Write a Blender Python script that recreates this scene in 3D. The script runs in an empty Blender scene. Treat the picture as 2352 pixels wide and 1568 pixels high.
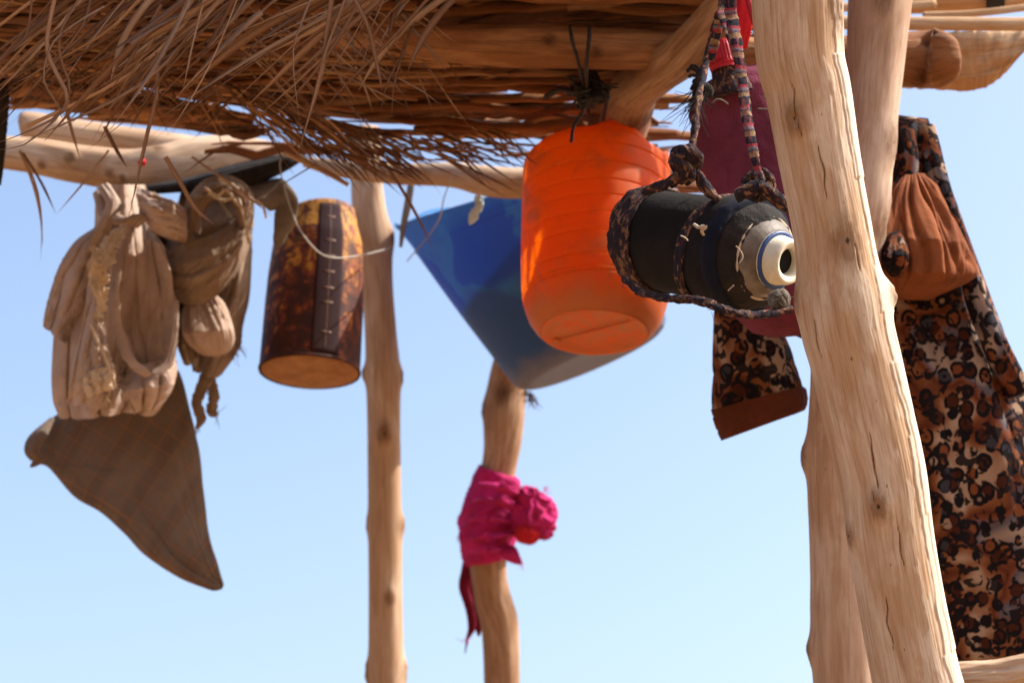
import bpy, math, random
import numpy as np
from mathutils import Vector, Matrix
rng = np.random.default_rng(7)
random.seed(7)
S = bpy.context.scene
COL = S.collection
# ------------------------------------------------------------------ camera
CAMZ = 1.15; PITCH = math.radians(20); FOC = 70.0
cam_d = bpy.data.cameras.new('camera'); cam = bpy.data.objects.new('camera', cam_d); COL.objects.link(cam)
cam.location = (0, 0, CAMZ); cam.rotation_euler = (math.pi/2 + PITCH, 0, 0)
cam_d.lens = FOC; cam_d.sensor_width = 36; cam_d.clip_start = 0.05; cam_d.clip_end = 5000
cam_d.dof.use_dof = True; cam_d.dof.focus_distance = 2.06; cam_d.dof.aperture_fstop = 7.5
S.camera = cam
# ------------------------------------------------------------------ light
SUN_EL = math.radians(48); SUN_PHI = math.radians(1.5)     # azimuth measured from +X (camera right) towards +Y
w = bpy.data.worlds.new('World'); S.world = w; w.use_nodes = True
wn = w.node_tree; bg = wn.nodes['Background']
sky = wn.nodes.new('ShaderNodeTexSky'); sky.sky_type = 'NISHITA'; sky.sun_disc = False
sky.sun_elevation = SUN_EL; sky.sun_rotation = math.pi/2 - SUN_PHI
sky.air_density = 1.0; sky.dust_density = 5.0; sky.ozone_density = 1.2; sky.altitude = 300
wn.links.new(sky.outputs[0], bg.inputs[0]); bg.inputs[1].default_value = 0.15
sl = bpy.data.lights.new('sun', 'SUN'); sl.energy = 5.0; sl.angle = math.radians(0.5); sl.color = (1, .955, .87)
sun = bpy.data.objects.new('sun', sl); COL.objects.link(sun); sun.location = (3, 1, 6)
ts = Vector((math.cos(SUN_EL)*math.cos(SUN_PHI), math.cos(SUN_EL)*math.sin(SUN_PHI), math.sin(SUN_EL)))
sun.rotation_euler = ts.to_track_quat('Z', 'Y').to_euler()
S.view_settings.view_transform = 'Standard'; S.view_settings.look = 'None'
S.view_settings.gamma = 1; S.view_settings.exposure = 1.04; S.view_settings.use_curve_mapping = False
S.render.engine = 'CYCLES'
S.cycles.max_bounces = 8; S.cycles.diffuse_bounces = 5; S.cycles.transparent_max_bounces = 8
# ------------------------------------------------------------------ helpers
K = 36/FOC/2352.0
cp, sp = math.cos(PITCH), math.sin(PITCH)
FWD = np.array([0, cp, sp]); UPV = np.array([0, -sp, cp]); RGT = np.array([1., 0, 0]); CAM = np.array([0, 0, CAMZ])
def P(u, v, d):
    """world point seen in direction (u, v) (2352 x 1568 grid) at depth d metres"""
    u = np.asarray(u, float); v = np.asarray(v, float); d = np.asarray(d, float)
    x = (u-1176)*K; y = (784-v)*K
    return CAM + d[..., None]*(FWD + x[..., None]*RGT + y[..., None]*UPV)
def proj(p):
    q = np.asarray(p)-CAM; d = q@FWD
    return 1176+(q@RGT)/d/K, 784-(q@UPV)/d/K, d

def hash3(i, j, k, seed):
    n = (i*374761393 + j*668265263 + k*2147483647 + seed*144665) & 0xffffffff
    n = ((n ^ (n >> 13))*1274126177) & 0xffffffff
    n = n ^ (n >> 16)
    return (n & 0xffff)/32767.5 - 1
def noise(x, y=0., z=0., seed=0):
    x, y, z = np.broadcast_arrays(np.asarray(x, float), np.asarray(y, float), np.asarray(z, float))
    xi = np.floor(x).astype(np.int64); yi = np.floor(y).astype(np.int64); zi = np.floor(z).astype(np.int64)
    f = x-xi; g = y-yi; h = z-zi
    f = f*f*(3-2*f); g = g*g*(3-2*g); h = h*h*(3-2*h)
    r = 0
    for a in (0, 1):
        for b in (0, 1):
            for c in (0, 1):
                r = r + hash3(xi+a, yi+b, zi+c, seed)*(f if a else 1-f)*(g if b else 1-g)*(h if c else 1-h)
    return r
def fbm(x, y=0., z=0., seed=0, o=4):
    r = 0; a = 1.; s = 0
    for k in range(o):
        r = r + a*noise(np.asarray(x)*2**k, np.asarray(y)*2**k, np.asarray(z)*2**k, seed+k*17); s += a; a *= .5
    return r/s
def sstep(a, b, x):
    t = np.clip((x-a)/(b-a), 0, 1); return t*t*(3-2*t)

ORG = {}
def tag(o, label=None, cat=None, group=None, kind=None):
    if label: o['label'] = label
    if cat: o['category'] = cat
    if group: o['group'] = group
    if kind: o['kind'] = kind
    return o
def thing(name, label, cat, loc, group=None):
    o = bpy.data.objects.new(name, None); COL.objects.link(o); o.empty_display_size = .05
    o.location = tuple(float(c) for c in loc); ORG[o.name] = np.array(loc, float)
    return tag(o, label, cat, group)
def raw_mesh(name, V, F4=None, F3=None, tris=None, attrs=None, smooth=True):
    me = bpy.data.meshes.new(name)
    V = np.asarray(V, np.float32)
    loops = []; starts = []; tot = []
    pos = 0
    for F in (F4, F3):
        if F is not None and len(F):
            F = np.asarray(F, np.int32); n = F.shape[1]
            loops.append(F.ravel()); starts.append(pos+np.arange(len(F))*n); tot.append(np.full(len(F), n)); pos += F.size
    if tris:
        for f in tris:
            loops.append(np.array(f, np.int32)); starts.append(np.array([pos])); tot.append(np.array([len(f)])); pos += len(f)
    L = np.concatenate(loops).astype(np.int32); st = np.concatenate(starts).astype(np.int32)
    me.vertices.add(len(V)); me.vertices.foreach_set('co', V.ravel())
    me.loops.add(len(L)); me.loops.foreach_set('vertex_index', L)
    me.polygons.add(len(st)); me.polygons.foreach_set('loop_start', st)
    me.update(calc_edges=True)
    me.polygons.foreach_set('use_smooth', np.full(len(st), smooth))
    if attrs:
        for k, a in attrs.items():
            a = np.asarray(a, np.float32)
            if a.ndim == 2:
                at = me.attributes.new(k, 'FLOAT_VECTOR', 'POINT'); at.data.foreach_set('vector', a.ravel())
            else:
                at = me.attributes.new(k, 'FLOAT', 'POINT'); at.data.foreach_set('value', a)
    me.validate()
    return me
def link(name, me, mat, parent=None):
    me.materials.append(mat)
    o = bpy.data.objects.new(name, me); COL.objects.link(o)
    if parent is not None: o.parent = parent
    return o
def mesh_obj(name, V, F4, mat, parent=None, F3=None, tris=None, attrs=None, smooth=True, base=None):
    V = np.asarray(V, float)
    if parent is not None: org = ORG[parent.name]
    else:
        lo = V.min(0); hi = V.max(0); org = np.array([(lo[0]+hi[0])/2, (lo[1]+hi[1])/2, lo[2]]) if base is None else np.array(base)
    me = raw_mesh(name, V-org, F4, F3, tris, attrs, smooth)
    o = link(name, me, mat, parent)
    if parent is None: o.location = tuple(org)
    ORG[o.name] = org
    return o
def grid_faces(n, m, off=0, closed=True):
    a = np.arange(n-1)[:, None]; b = np.arange(m if closed else m-1)[None, :]
    c = (b+1) % m
    F = np.stack([a*m+b, a*m+c, (a+1)*m+c, (a+1)*m+b], -1).reshape(-1, 4)
    return F+off
def grid_obj(name, G, mat, parent=None, rc=None, closed=True, caps=True, extra=None, base=None, smooth=True):
    n, m = G.shape[:2]
    V = G.reshape(-1, 3); F = grid_faces(n, m, 0, closed); tris = None
    at = {}
    R = rc.reshape(-1, 3) if rc is not None else None
    E = {k: v.reshape(-1) for k, v in (extra or {}).items()}
    if caps and closed:
        c0 = G[0].mean(0); c1 = G[-1].mean(0); V = np.vstack([V, c0, c1])
        i0 = n*m; i1 = n*m+1; j = np.arange(m); k = (j+1) % m
        T = np.vstack([np.stack([np.full(m, i0), k, j], -1), np.stack([np.full(m, i1), (n-1)*m+j, (n-1)*m+k], -1)])
        if R is not None: R = np.vstack([R, rc[0].mean(0), rc[-1].mean(0)])
        E = {q: np.concatenate([a, [a[:m].mean(), a[-m:].mean()]]) for q, a in E.items()}
    else: T = None
    if R is not None: at['rc'] = R
    at.update(E)
    return mesh_obj(name, V, F, mat, parent, F3=T, attrs=at, base=base, smooth=smooth)
def cr(pts, n):
    """Catmull-Rom through the points, n samples, roughly even"""
    p = np.asarray(pts, float)
    if p.ndim == 1: p = p[:, None]
    q = np.vstack([2*p[0]-p[1], p, 2*p[-1]-p[-2]])
    t = np.linspace(0, len(p)-1-1e-9, n); i = t.astype(int); f = (t-i)[:, None]
    a, b, c, d = q[i], q[i+1], q[i+2], q[i+3]
    return .5*((2*b)+(-a+c)*f+(2*a-5*b+4*c-d)*f**2+(-a+3*b-3*c+d)*f**3)
def path(pts, n):
    """dense path in world from (u, v, d, r_px) control points, even arc length"""
    c = cr(pts, 400)
    X = P(c[:, 0], c[:, 1], c[:, 2]); r = c[:, 3]*K*c[:, 2]
    return even(X, r, n)
def even(X, r, n):
    s = np.concatenate([[0], np.cumsum(np.linalg.norm(np.diff(X, axis=0), axis=1))])
    t = np.linspace(0, s[-1], n)
    return np.stack([np.interp(t, s, X[:, k]) for k in range(3)], -1), np.interp(t, s, r), t
def tube_grid(X, r, s, ns=24, ref=None, flat=None, disp=None, twist=0.):
    """theta 0 = camera right (or ref), theta 90 deg = towards the camera"""
    T = np.gradient(X, axis=0); T /= np.linalg.norm(T, axis=1)[:, None]+1e-12
    ref = RGT if ref is None else np.asarray(ref, float)
    N1 = ref[None]-(T@ref)[:, None]*T
    N1 /= np.linalg.norm(N1, axis=1)[:, None]+1e-12
    N2 = np.cross(N1, T)
    sg = np.sign(-(N2@FWD).mean()) or 1
    N2 = N2*sg
    th = np.linspace(0, 2*np.pi, ns, endpoint=False)[None, :]+np.zeros((len(X), 1))
    tt = th+twist*s[:, None]
    R = r[:, None]+np.zeros_like(th)
    rc = np.stack([R*np.cos(th), R*np.sin(th), s[:, None]+0*th], -1)
    if disp is not None: R = R+disp(th, s[:, None]+0*th, R)
    f = 1. if flat is None else flat
    G = X[:, None]+(R*np.cos(tt))[..., None]*N1[:, None]+(f*R*np.sin(tt))[..., None]*N2[:, None]
    return G, rc
def tube(name, pts, mat, parent=None, n=40, ns=16, world=False, **kw):
    if world:
        X = cr([p[:3] for p in pts], 200); r = cr([p[3] for p in pts], 200)[:, 0]; X, r, s = even(X, r, n)
    else: X, r, s = path(pts, n)
    G, rc = tube_grid(X, r, s, ns, **kw)
    return grid_obj(name, G, mat, parent, rc)
# ------------------------------------------------------------------ materials
class NT:
    def __init__(s, name):
        s.m = bpy.data.materials.new(name); s.m.use_nodes = True; s.t = s.m.node_tree
        s.b = s.t.nodes['Principled BSDF']; s.out = s.t.nodes['Material Output']
    def n(s, typ, ins=None, **kw):
        x = s.t.nodes.new(typ)
        for k, v in kw.items(): setattr(x, k, v)
        for k, v in (ins or {}).items(): s.set(x.inputs[k], v)
        return x
    def set(s, sock, v):
        if isinstance(v, bpy.types.NodeSocket): s.t.links.new(v, sock)
        else:
            if isinstance(v, tuple) and len(v) == 3 and sock.type == 'RGBA': v = (*v, 1)
            sock.default_value = v
    def attr(s, name='rc'): return s.n('ShaderNodeAttribute', attribute_name=name)
    def obj(s): return s.n('ShaderNodeTexCoord').outputs['Object']
    def map(s, vec, scale=(1, 1, 1), rot=(0, 0, 0), loc=(0, 0, 0)):
        return s.n('ShaderNodeMapping', {'Vector': vec, 'Scale': scale, 'Rotation': rot, 'Location': loc}).outputs[0]
    def noise(s, vec, scale, detail=4, rough=.55, dist=0.):
        return s.n('ShaderNodeTexNoise', {'Vector': vec, 'Scale': scale, 'Detail': detail, 'Roughness': rough, 'Distortion': dist}).outputs['Fac']
    def vor(s, vec, scale, feature='F1', out='Distance', rand=1.):
        return s.n('ShaderNodeTexVoronoi', {'Vector': vec, 'Scale': scale, 'Randomness': rand}, feature=feature).outputs[out]
    def ramp(s, fac, stops, interp='LINEAR'):
        r = s.n('ShaderNodeValToRGB', {'Fac': fac}); r.color_ramp.interpolation = interp
        e = r.color_ramp.elements
        while len(e) < len(stops): e.new(.5)
        for i, (p, c) in enumerate(stops):
            e[i].position = p; e[i].color = (c, c, c, 1) if not isinstance(c, tuple) else (*c, 1)
        return r.outputs[0]
    def mix(s, f, a, b, mode='MIX'):
        x = s.n('ShaderNodeMix', data_type='RGBA', blend_type=mode)
        s.set(x.inputs[0], f); s.set(x.inputs[6], a); s.set(x.inputs[7], b); return x.outputs[2]
    def math(s, op, a, b=0., c=None):
        x = s.n('ShaderNodeMath', operation=op); s.set(x.inputs[0], a); s.set(x.inputs[1], b)
        if c is not None: s.set(x.inputs[2], c)
        return x.outputs[0]
    def bump(s, h, dist, strength=1., normal=None):
        i = {'Height': h, 'Distance': dist, 'Strength': strength}
        if normal is not None: i['Normal'] = normal
        return s.n('ShaderNodeBump', i).outputs[0]
    def fin(s, col, rough=.8, normal=None, spec=.3, **kw):
        s.set(s.b.inputs['Base Color'], col); s.set(s.b.inputs['Roughness'], rough)
        s.set(s.b.inputs['Specular IOR Level'], spec)
        if normal is not None: s.set(s.b.inputs['Normal'], normal)
        for k, v in kw.items(): s.set(s.b.inputs[k.replace('_', ' ')], v)
        return s.m

def wood(name, a, b, c, seed=0., gscale=1., fibre=.00028, dark=.25):
    m = NT(name); rc = m.attr().outputs['Vector']; rc = m.map(rc, loc=(seed, seed*1.7, seed*3.1))
    big = m.noise(m.map(rc, (1, 1, .33)), 22*gscale, 5, .6, .6)
    grain = m.noise(m.map(rc, (1, 1, .035)), 620*gscale, 5, .65, .2)
    fine = m.noise(m.map(rc, (1, 1, .06)), 1100*gscale, 3, .6)
    streak = m.noise(m.map(rc, (1, 1, .05)), 230*gscale, 5, .65, .3)
    col = m.mix(m.ramp(big, [(.38, 0.), (.55, 1.)]), a, b)
    col = m.mix(m.ramp(streak, [(.48, 0.), (.72, .75)]), col, c)
    col = m.mix(m.ramp(grain, [(.3, dark), (.52, 0.)]), col, (.14, .065, .025))
    # small insect specks
    sp_ = m.vor(m.map(rc, (1, 1, .45)), 75)
    rnd = m.noise(rc, 30, 2)
    spk = m.math('MULTIPLY', m.ramp(sp_, [(.035, 1.), (.07, 0.)]), m.ramp(rnd, [(.5, 0.), (.58, .85)]))
    col = m.mix(spk, col, (.06, .03, .015))
    col = m.mix(m.math('MULTIPLY', m.attr('lit_bark').outputs['Fac'], .75), col, m.mix(m.ramp(grain, [(.4, 0.), (.6, 1.)]), (.50, .41, .31), (.62, .53, .42)))  # pale bark skin, whitened further in colour to brighten the sunlit flank
    kn = m.attr('knot').outputs['Fac']
    kn2 = m.math('ADD', kn, m.math('MULTIPLY', m.math('SUBTRACT', m.noise(m.map(rc, (1, 1, .4)), 160, 4, .7), .5), m.math('MINIMUM', m.math('MULTIPLY', kn, 2.2), .9)))
    col = m.mix(m.ramp(kn2, [(.12, 0.), (.5, .75)]), col, tuple(x*.62 for x in c))
    col = m.mix(m.ramp(kn2, [(.72, 0.), (.9, .95)]), col, (.05, .025, .012))
    h = m.math('ADD', m.math('MULTIPLY', grain, 1.), m.math('MULTIPLY', fine, .35))
    nb = m.bump(h, fibre)
    return m.fin(col, .85, nb, .2)
M = {}
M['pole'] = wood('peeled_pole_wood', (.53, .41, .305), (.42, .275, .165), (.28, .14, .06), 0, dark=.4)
M['pole_pink'] = wood('pale_pole_wood', (.45, .325, .24), (.35, .22, .14), (.24, .125, .065), 4)
M['pole_far'] = wood('far_pole_wood', (.48, .355, .255), (.37, .24, .15), (.22, .105, .045), 9, .8)
M['pole_dark'] = wood('dark_pole_wood', (.38, .245, .155), (.25, .135, .07), (.12, .055, .025), 14, .8, dark=.5)
M['log'] = wood('log_wood', (.52, .36, .22), (.44, .25, .12), (.33, .15, .05), 21, .7, .0012, .5)

def straw(name, stops, rough=.62):
    m = NT(name)
    t = m.math('ADD', m.attr('tint').outputs['Fac'], m.n('ShaderNodeObjectInfo').outputs['Random'])
    t = m.math('FRACT', t, 0.)
    rc = m.attr().outputs['Vector']
    g = m.noise(m.map(rc, (.08, 1, 1)), 500, 4, .7)
    pat = m.noise(m.map(rc, (.5, 1, 1)), 14, 3)
    col = m.ramp(t, stops)
    col = m.mix(m.ramp(g, [(.35, .45), (.55, 0.)]), col, (.16, .075, .03))
    col = m.mix(m.ramp(pat, [(.45, 0.), (.7, .5)]), col, (.17, .07, .022))
    return m.fin(col, rough, m.bump(g, .0008), .35)
M['straw'] = straw('dry_palm_stalk', [(0, (.022, .007, .003)), (.3, (.085, .026, .009)), (.6, (.22, .08, .026)), (.85, (.46, .235, .10)), (1, (.035, .011, .005))])
M['blade'] = straw('dry_palm_leaf', [(0, (.11, .048, .026)), (.4, (.26, .135, .075)), (.75, (.50, .32, .20)), (1, (.15, .065, .03))])
M['pale_stalk'] = wood('pale_split_stalk', (.50, .30, .15), (.36, .19, .08), (.20, .09, .034), 51, .8, .001, .6)
M['roof_log'] = wood('weathered_log_wood', (.34, .165, .075), (.22, .09, .034), (.11, .04, .014), 41, .7, .0016, .7)
M['slat'] = wood('rough_palm_slat', (.36, .16, .06), (.22, .078, .026), (.08, .024, .008), 31, .8, .002, .85)

def cloth(name, a, b, scale=9, weave=1500, wr=.0003, rough=.95, crease=.0012):
    m = NT(name); o = m.obj()
    n1 = m.noise(o, scale, 4, .6); n2 = m.noise(o, weave, 2, .5); n3 = m.noise(o, 45, 4, .65, .8)
    col = m.mix(m.ramp(n1, [(.35, 0.), (.65, 1.)]), a, b)
    col = m.mix(m.ramp(n3, [(.5, 0.), (.75, .45)]), col, tuple(c*.6 for c in b))
    nb = m.bump(n2, wr, .6); nb = m.bump(n3, crease, .8, nb)
    return m.fin(col, rough, nb, .15)
M['beige'] = cloth('dusty_beige_cloth', (.42, .31, .25), (.31, .215, .16))
M['fray'] = cloth('frayed_pale_cloth', (.56, .44, .32), (.44, .31, .19), 30, 400, .002)
M['grey_cloth'] = cloth('grey_brown_cloth', (.24, .175, .125), (.17, .11, .075))
M['strap_grey'] = cloth('faded_grey_webbing', (.19, .16, .13), (.11, .09, .07), 20)
M['black_cloth'] = cloth('black_knit_cloth', (.007, .006, .006), (.012, .009, .008), 25, 900, .0006, .9, .002)
M['black_cloth2'] = cloth('charcoal_felt', (.015, .013, .013), (.028, .022, .02), 40, 500, .002, .95, .004)
M['navy'] = cloth('navy_cloth', (.006, .008, .017), (.010, .011, .02), 25)
M['maroon'] = cloth('maroon_quilted_cloth', (.16, .032, .062), (.085, .014, .026), 9, crease=.005)
M['magenta'] = cloth('magenta_cotton', (.42, .015, .125), (.28, .010, .065), 20, 900, .0004, .85, .003)
M['wine'] = cloth('wine_red_cotton', (.16, .006, .025), (.09, .004, .012), 20)
M['red'] = cloth('red_cotton', (.55, .02, .03), (.36, .012, .02), 20)
M['rust'] = cloth('rust_brown_fleece', (.21, .066, .024), (.12, .034, .013), 14, 700, .0012, 1., .002)
M['rust_dark'] = cloth('dark_rust_hem', (.10, .026, .011), (.07, .018, .008), 14, 700, .0012, 1., .002)
M['black_plastic'] = NT('black_plastic').fin((.012, .011, .011), .4)
M['thread'] = cloth('pale_thread', (.50, .42, .33), (.38, .28, .2), 50)
M['wire'] = NT('dull_wire').fin((.30, .27, .23), .6, Metallic=.2)
M['cord'] = NT('black_cord').fin((.015, .011, .010), .55)

m = NT('checked_brown_cloth'); o = m.obj()
q = m.map(o, (1, 1, 1), (0, math.radians(-31), 0)); sx = m.n('ShaderNodeSeparateXYZ', {0: q})
def lines(co, pitch, wd):
    f = m.math('FRACT', m.math('MULTIPLY', co, 1/pitch), 0.)
    return m.ramp(f, [(.5-wd, 0.), (.5, 1.), (.5+wd, 0.)])
ln = m.math('MAXIMUM', lines(sx.outputs[0], .030, .045), lines(sx.outputs[2], .030, .045))
n1 = m.noise(o, 8, 4); n2 = m.noise(o, 1400, 2)
wide = m.math('MULTIPLY', m.ramp(m.math('FRACT', m.math('MULTIPLY', sx.outputs[0], 1/.068), 0.), [(.2, 0.), (.3, .25), (.5, .25), (.6, 0.)]), 1.)
col = m.mix(m.ramp(n1, [(.35, 0.), (.65, 1.)]), (.15, .112, .088), (.105, .073, .054))
col = m.mix(wide, col, (.07, .038, .027)); col = m.mix(m.math('MULTIPLY', ln, .75), col, (.24, .105, .042))
M['check'] = m.fin(col, .95, m.bump(m.noise(o, 40, 4), .003, .7, m.bump(n2, .0003, .5)), .15)

# patterned selvedge straps: dashes of black, navy, tan and red
m = NT('patterned_cloth_rope'); rc = m.attr().outputs['Vector']
a = m.noise(m.map(rc, (1.2, 1.2, .8)), 75, 3, .6, 1.2); b = m.noise(m.map(rc, (1, 1, .5), loc=(3, 1, 2)), 150, 3, .6)
col = m.ramp(a, [(0, (.012, .010, .014)), (.48, (.022, .018, .024)), (.54, (.09, .022, .02)), (.58, (.24, .14, .08)), (.64, (.17, .09, .05)), (.69, (.03, .024, .03)), (.8, (.18, .02, .025))], 'LINEAR')
col = m.mix(m.ramp(b, [(.45, 0.), (.6, .8)]), col, (.02, .018, .025))
M['rope'] = m.fin(col, .95, m.bump(m.noise(rc, 300, 4, .7), .003), .15)
m = NT('tartan_selvedge_strap'); rc = m.attr().outputs['Vector']; sx = m.n('ShaderNodeSeparateXYZ', {0: rc})
f = m.math('FRACT', m.math('ADD', m.math('MULTIPLY', sx.outputs[2], 1/.026), m.math('MULTIPLY', m.noise(rc, 60), .5)), 0.)
col = m.ramp(f, [(0, (.014, .015, .025)), (.36, (.02, .022, .035)), (.42, (.30, .19, .11)), (.62, (.22, .13, .07)), (.66, (.03, .03, .05)), (.8, (.17, .15, .17)), (.9, (.3, .03, .04))])
col = m.mix(m.ramp(m.noise(m.map(rc, (1, 1, .2)), 260, 3), [(.5, 0.), (.62, .7)]), col, (.20, .05, .05))
M['tartan'] = m.fin(col, .95, m.bump(m.noise(rc, 400, 4, .7), .0025), .15)

# leopard print fleece
m = NT('leopard_print_fleece'); o = m.obj()
ow = m.n('ShaderNodeVectorMath', {0: m.map(o, (1, .8, .85)), 1: m.n('ShaderNodeVectorMath', {0: m.n('ShaderNodeTexNoise', {'Vector': o, 'Scale': 24., 'Detail': 2.}).outputs['Color'], 1: (.010, .010, .010)}, operation='MULTIPLY').outputs[0]}, operation='ADD').outputs[0]
d1 = m.vor(ow, 50, rand=.8); cc = m.vor(ow, 50, out='Color', rand=.85); sc_ = m.n('ShaderNodeSeparateColor', {0: cc})
ringw = m.noise(o, 70, 2)
ring = m.math('SUBTRACT', d1, m.math('ADD', .36, m.math('MULTIPLY', ringw, .16)))
rk = m.ramp(m.math('ABSOLUTE', ring, 0.), [(.085, 1.), (.12, 0.)])
gap = m.ramp(m.noise(o, 85, 1), [(.40, 0.), (.45, 1.)])
rk = m.math('MULTIPLY', rk, gap)
dot = m.math('MULTIPLY', m.ramp(d1, [(.10, 1.), (.16, 0.)]), m.ramp(sc_.outputs[1], [(.5, 0.), (.55, 1.)]))
zone = m.noise(o, 11, 2, .5, .4)
basec = m.ramp(zone, [(.36, (.46, .32, .22)), (.43, (.27, .10, .038)), (.5, (.12, .032, .014)), (.55, (.22, .07, .028)), (.60, (.12, .11, .135)), (.70, (.42, .30, .22))])
inn = m.ramp(sc_.outputs[0], [(.25, (.07, .02, .010)), (.5, (.22, .07, .026)), (.7, (.05, .048, .06)), (.88, (.38, .26, .18))], 'CONSTANT')
col = m.mix(m.ramp(ring, [(.0, 1.), (.02, 0.)]), basec, inn)
rk = m.math('MAXIMUM', rk, dot)
blob = m.ramp(m.noise(o, 55, 1, .4, 1.2), [(.56, 0.), (.59, .95)])
rk = m.math('MAXIMUM', rk, blob)
col = m.mix(rk, col, (.012, .010, .012)); col = m.mix(1., col, (.72, .68, .68), 'MULTIPLY')
M['leopard'] = m.fin(col, 1., m.bump(m.noise(o, 600, 3, .7), .003, .8), .1)

# translucent plastics
def plastic(name, thin, glow, dirt, rough=.38, tr=.45, dscale=16, dth=(.5, .78)):
    m = NT(name); o = m.obj()
    n1 = m.noise(o, dscale, 5, .65, .5); sc = m.noise(m.map(o, (1, 1, 6)), 60, 4, .7)
    dm = m.ramp(n1, [(dth[0], 0.), (dth[1], .75)])
    if name == 'orange_plastic':
        zz = m.n('ShaderNodeSeparateXYZ', {0: m.attr().outputs['Vector']}).outputs[2]
        dm = m.math('MAXIMUM', dm, m.math('MULTIPLY', m.ramp(m.math('ADD', zz, m.math('MULTIPLY', n1, .07)), [(.045, .9), (.085, 0.)]), .7))
        sm = m.noise(m.map(o, (1, 1, 7)), 34, 4, .75); dm = m.math('MAXIMUM', dm, m.ramp(sm, [(.62, 0.), (.72, .55)]))
    col = m.mix(dm, thin, dirt); col = m.mix(m.ramp(sc, [(.6, 0.), (.75, .35)]), col, tuple(c*.6 for c in thin))
    nb = m.bump(n1, .002, .4)
    m.fin(col, rough, nb, .3)
    t = m.n('ShaderNodeBsdfTranslucent', {'Color': glow})
    x = m.n('ShaderNodeMixShader', {0: m.math('MULTIPLY', m.math('SUBTRACT', 1., dm), tr), 1: m.b.outputs[0], 2: t.outputs[0]})
    m.t.links.new(x.outputs[0], m.out.inputs[0]); return m
M['orange'] = plastic('orange_plastic', (.58, .13, .010), (1., .42, .012), (.36, .13, .05), .5, .68).m
M['orange_base'] = plastic('dusty_orange_plastic', (.70, .13, .03), (1., .25, .01), (.40, .19, .08), .6, .3, 40, (.35, .7)).m
M['blue'] = None
m = NT('faded_blue_plastic'); o = m.obj(); rc = m.attr().outputs['Vector']
patch = m.noise(o, 7, 3, .5, .6); n1 = m.noise(o, 30, 5, .65)
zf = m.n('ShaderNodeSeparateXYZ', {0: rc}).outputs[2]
wet = m.ramp(m.math('ADD', patch, m.math('MULTIPLY', m.math('ABSOLUTE', m.math('SUBTRACT', zf, .16), 0.), -.9)), [(.45, 0.), (.465, 1.)])
col = m.mix(m.ramp(n1, [(.4, 0.), (.65, 1.)]), (.032, .175, .41), (.026, .14, .34))
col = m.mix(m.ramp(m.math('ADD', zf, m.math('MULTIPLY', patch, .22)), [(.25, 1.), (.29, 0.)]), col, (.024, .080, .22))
col = m.mix(m.math('MULTIPLY', wet, m.ramp(zf, [(.15, 0.), (.17, 1.), (.27, 1.), (.3, 0.)])), col, (.014, .062, .33))
dust = m.ramp(m.math('ADD', zf, m.math('MULTIPLY', n1, .05)), [(.022, .8), (.065, .0)])
col = m.mix(dust, col, (.20, .18, .17))
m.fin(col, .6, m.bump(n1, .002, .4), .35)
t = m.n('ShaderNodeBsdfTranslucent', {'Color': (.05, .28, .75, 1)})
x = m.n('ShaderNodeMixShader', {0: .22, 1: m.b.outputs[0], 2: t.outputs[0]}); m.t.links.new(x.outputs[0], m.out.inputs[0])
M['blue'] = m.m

m = NT('amber_printed_tin'); o = m.obj()
n1 = m.noise(o, 26, 4, .7, 1.5); n2 = m.noise(m.map(o, (1, 1, .5)), 55, 4, .7, 1.)
zz = m.attr('hgt').outputs['Fac']
k = m.math('ADD', n1, m.math('MULTIPLY', m.math('SUBTRACT', zz, .5), .22))
col = m.ramp(k, [(.38, (.035, .010, .007)), (.48, (.10, .022, .008)), (.56, (.20, .05, .010)), (.62, (.42, .19, .018)), (.76, (.16, .035, .01))])
col = m.mix(m.ramp(n2, [(.52, 0.), (.6, .8)]), col, (.035, .012, .01))
M['tin'] = m.fin(col, .7, m.bump(n1, .002, .5), .25)
M['tin_band'] = NT('dark_printed_band').fin((.030, .015, .016), .8, None, .08)
M['tick'] = NT('brown_print').fin((.16, .08, .05), .5)
M['tin_base'] = cloth('rusty_tin_base', (.34, .165, .07), (.24, .10, .04), 30, 300, .0008, .7, .001)
M['bottle'] = cloth('dusty_grey_plastic', (.20, .17, .14), (.085, .065, .05), 28, 200, .0005, .55, .0012)
M['ivory'] = cloth('ivory_plastic', (.70, .66, .52), (.60, .55, .42), 25, 200, .0002, .4, .0006)
M['ring_blue'] = NT('blue_ring_paint').fin((.02, .05, .16), .45)
M['hole'] = NT('dark_inside').fin((.004, .004, .004), .9)
M['cap'] = cloth('red_screw_cap', (.42, .02, .03), (.30, .012, .022), 30, 100, .0002, .45, .0005)
M['pale_rag'] = cloth('pale_blue_rag', (.55, .68, .72), (.42, .55, .62), 20)
m = NT('desert_sand'); o = m.obj(); n1 = m.noise(o, .6, 6, .6); n2 = m.noise(o, 25, 6, .7)
M['sand'] = m.fin(m.mix(n1, (.30, .175, .09), (.24, .135, .065)), .95, m.bump(n2, .02), .1)
# ------------------------------------------------------------------ ground
g = np.array([[-1500, -1500, 0], [1500, -1500, 0], [1500, 1500, 0], [-1500, 1500, 0]], float)
gn = 80; ax = np.sinh(np.linspace(-7, 7, gn))*2.6; gx, gy = np.meshgrid(ax, ax, indexing='ij')
gz = -.0+.05*fbm(gx*.4, gy*.4, seed=3)-.06
go = grid_obj('ground', np.stack([gx, gy, gz], -1), M['sand'], None, closed=False, caps=False, base=(0, 0, 0)); go['kind'] = 'structure'
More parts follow.
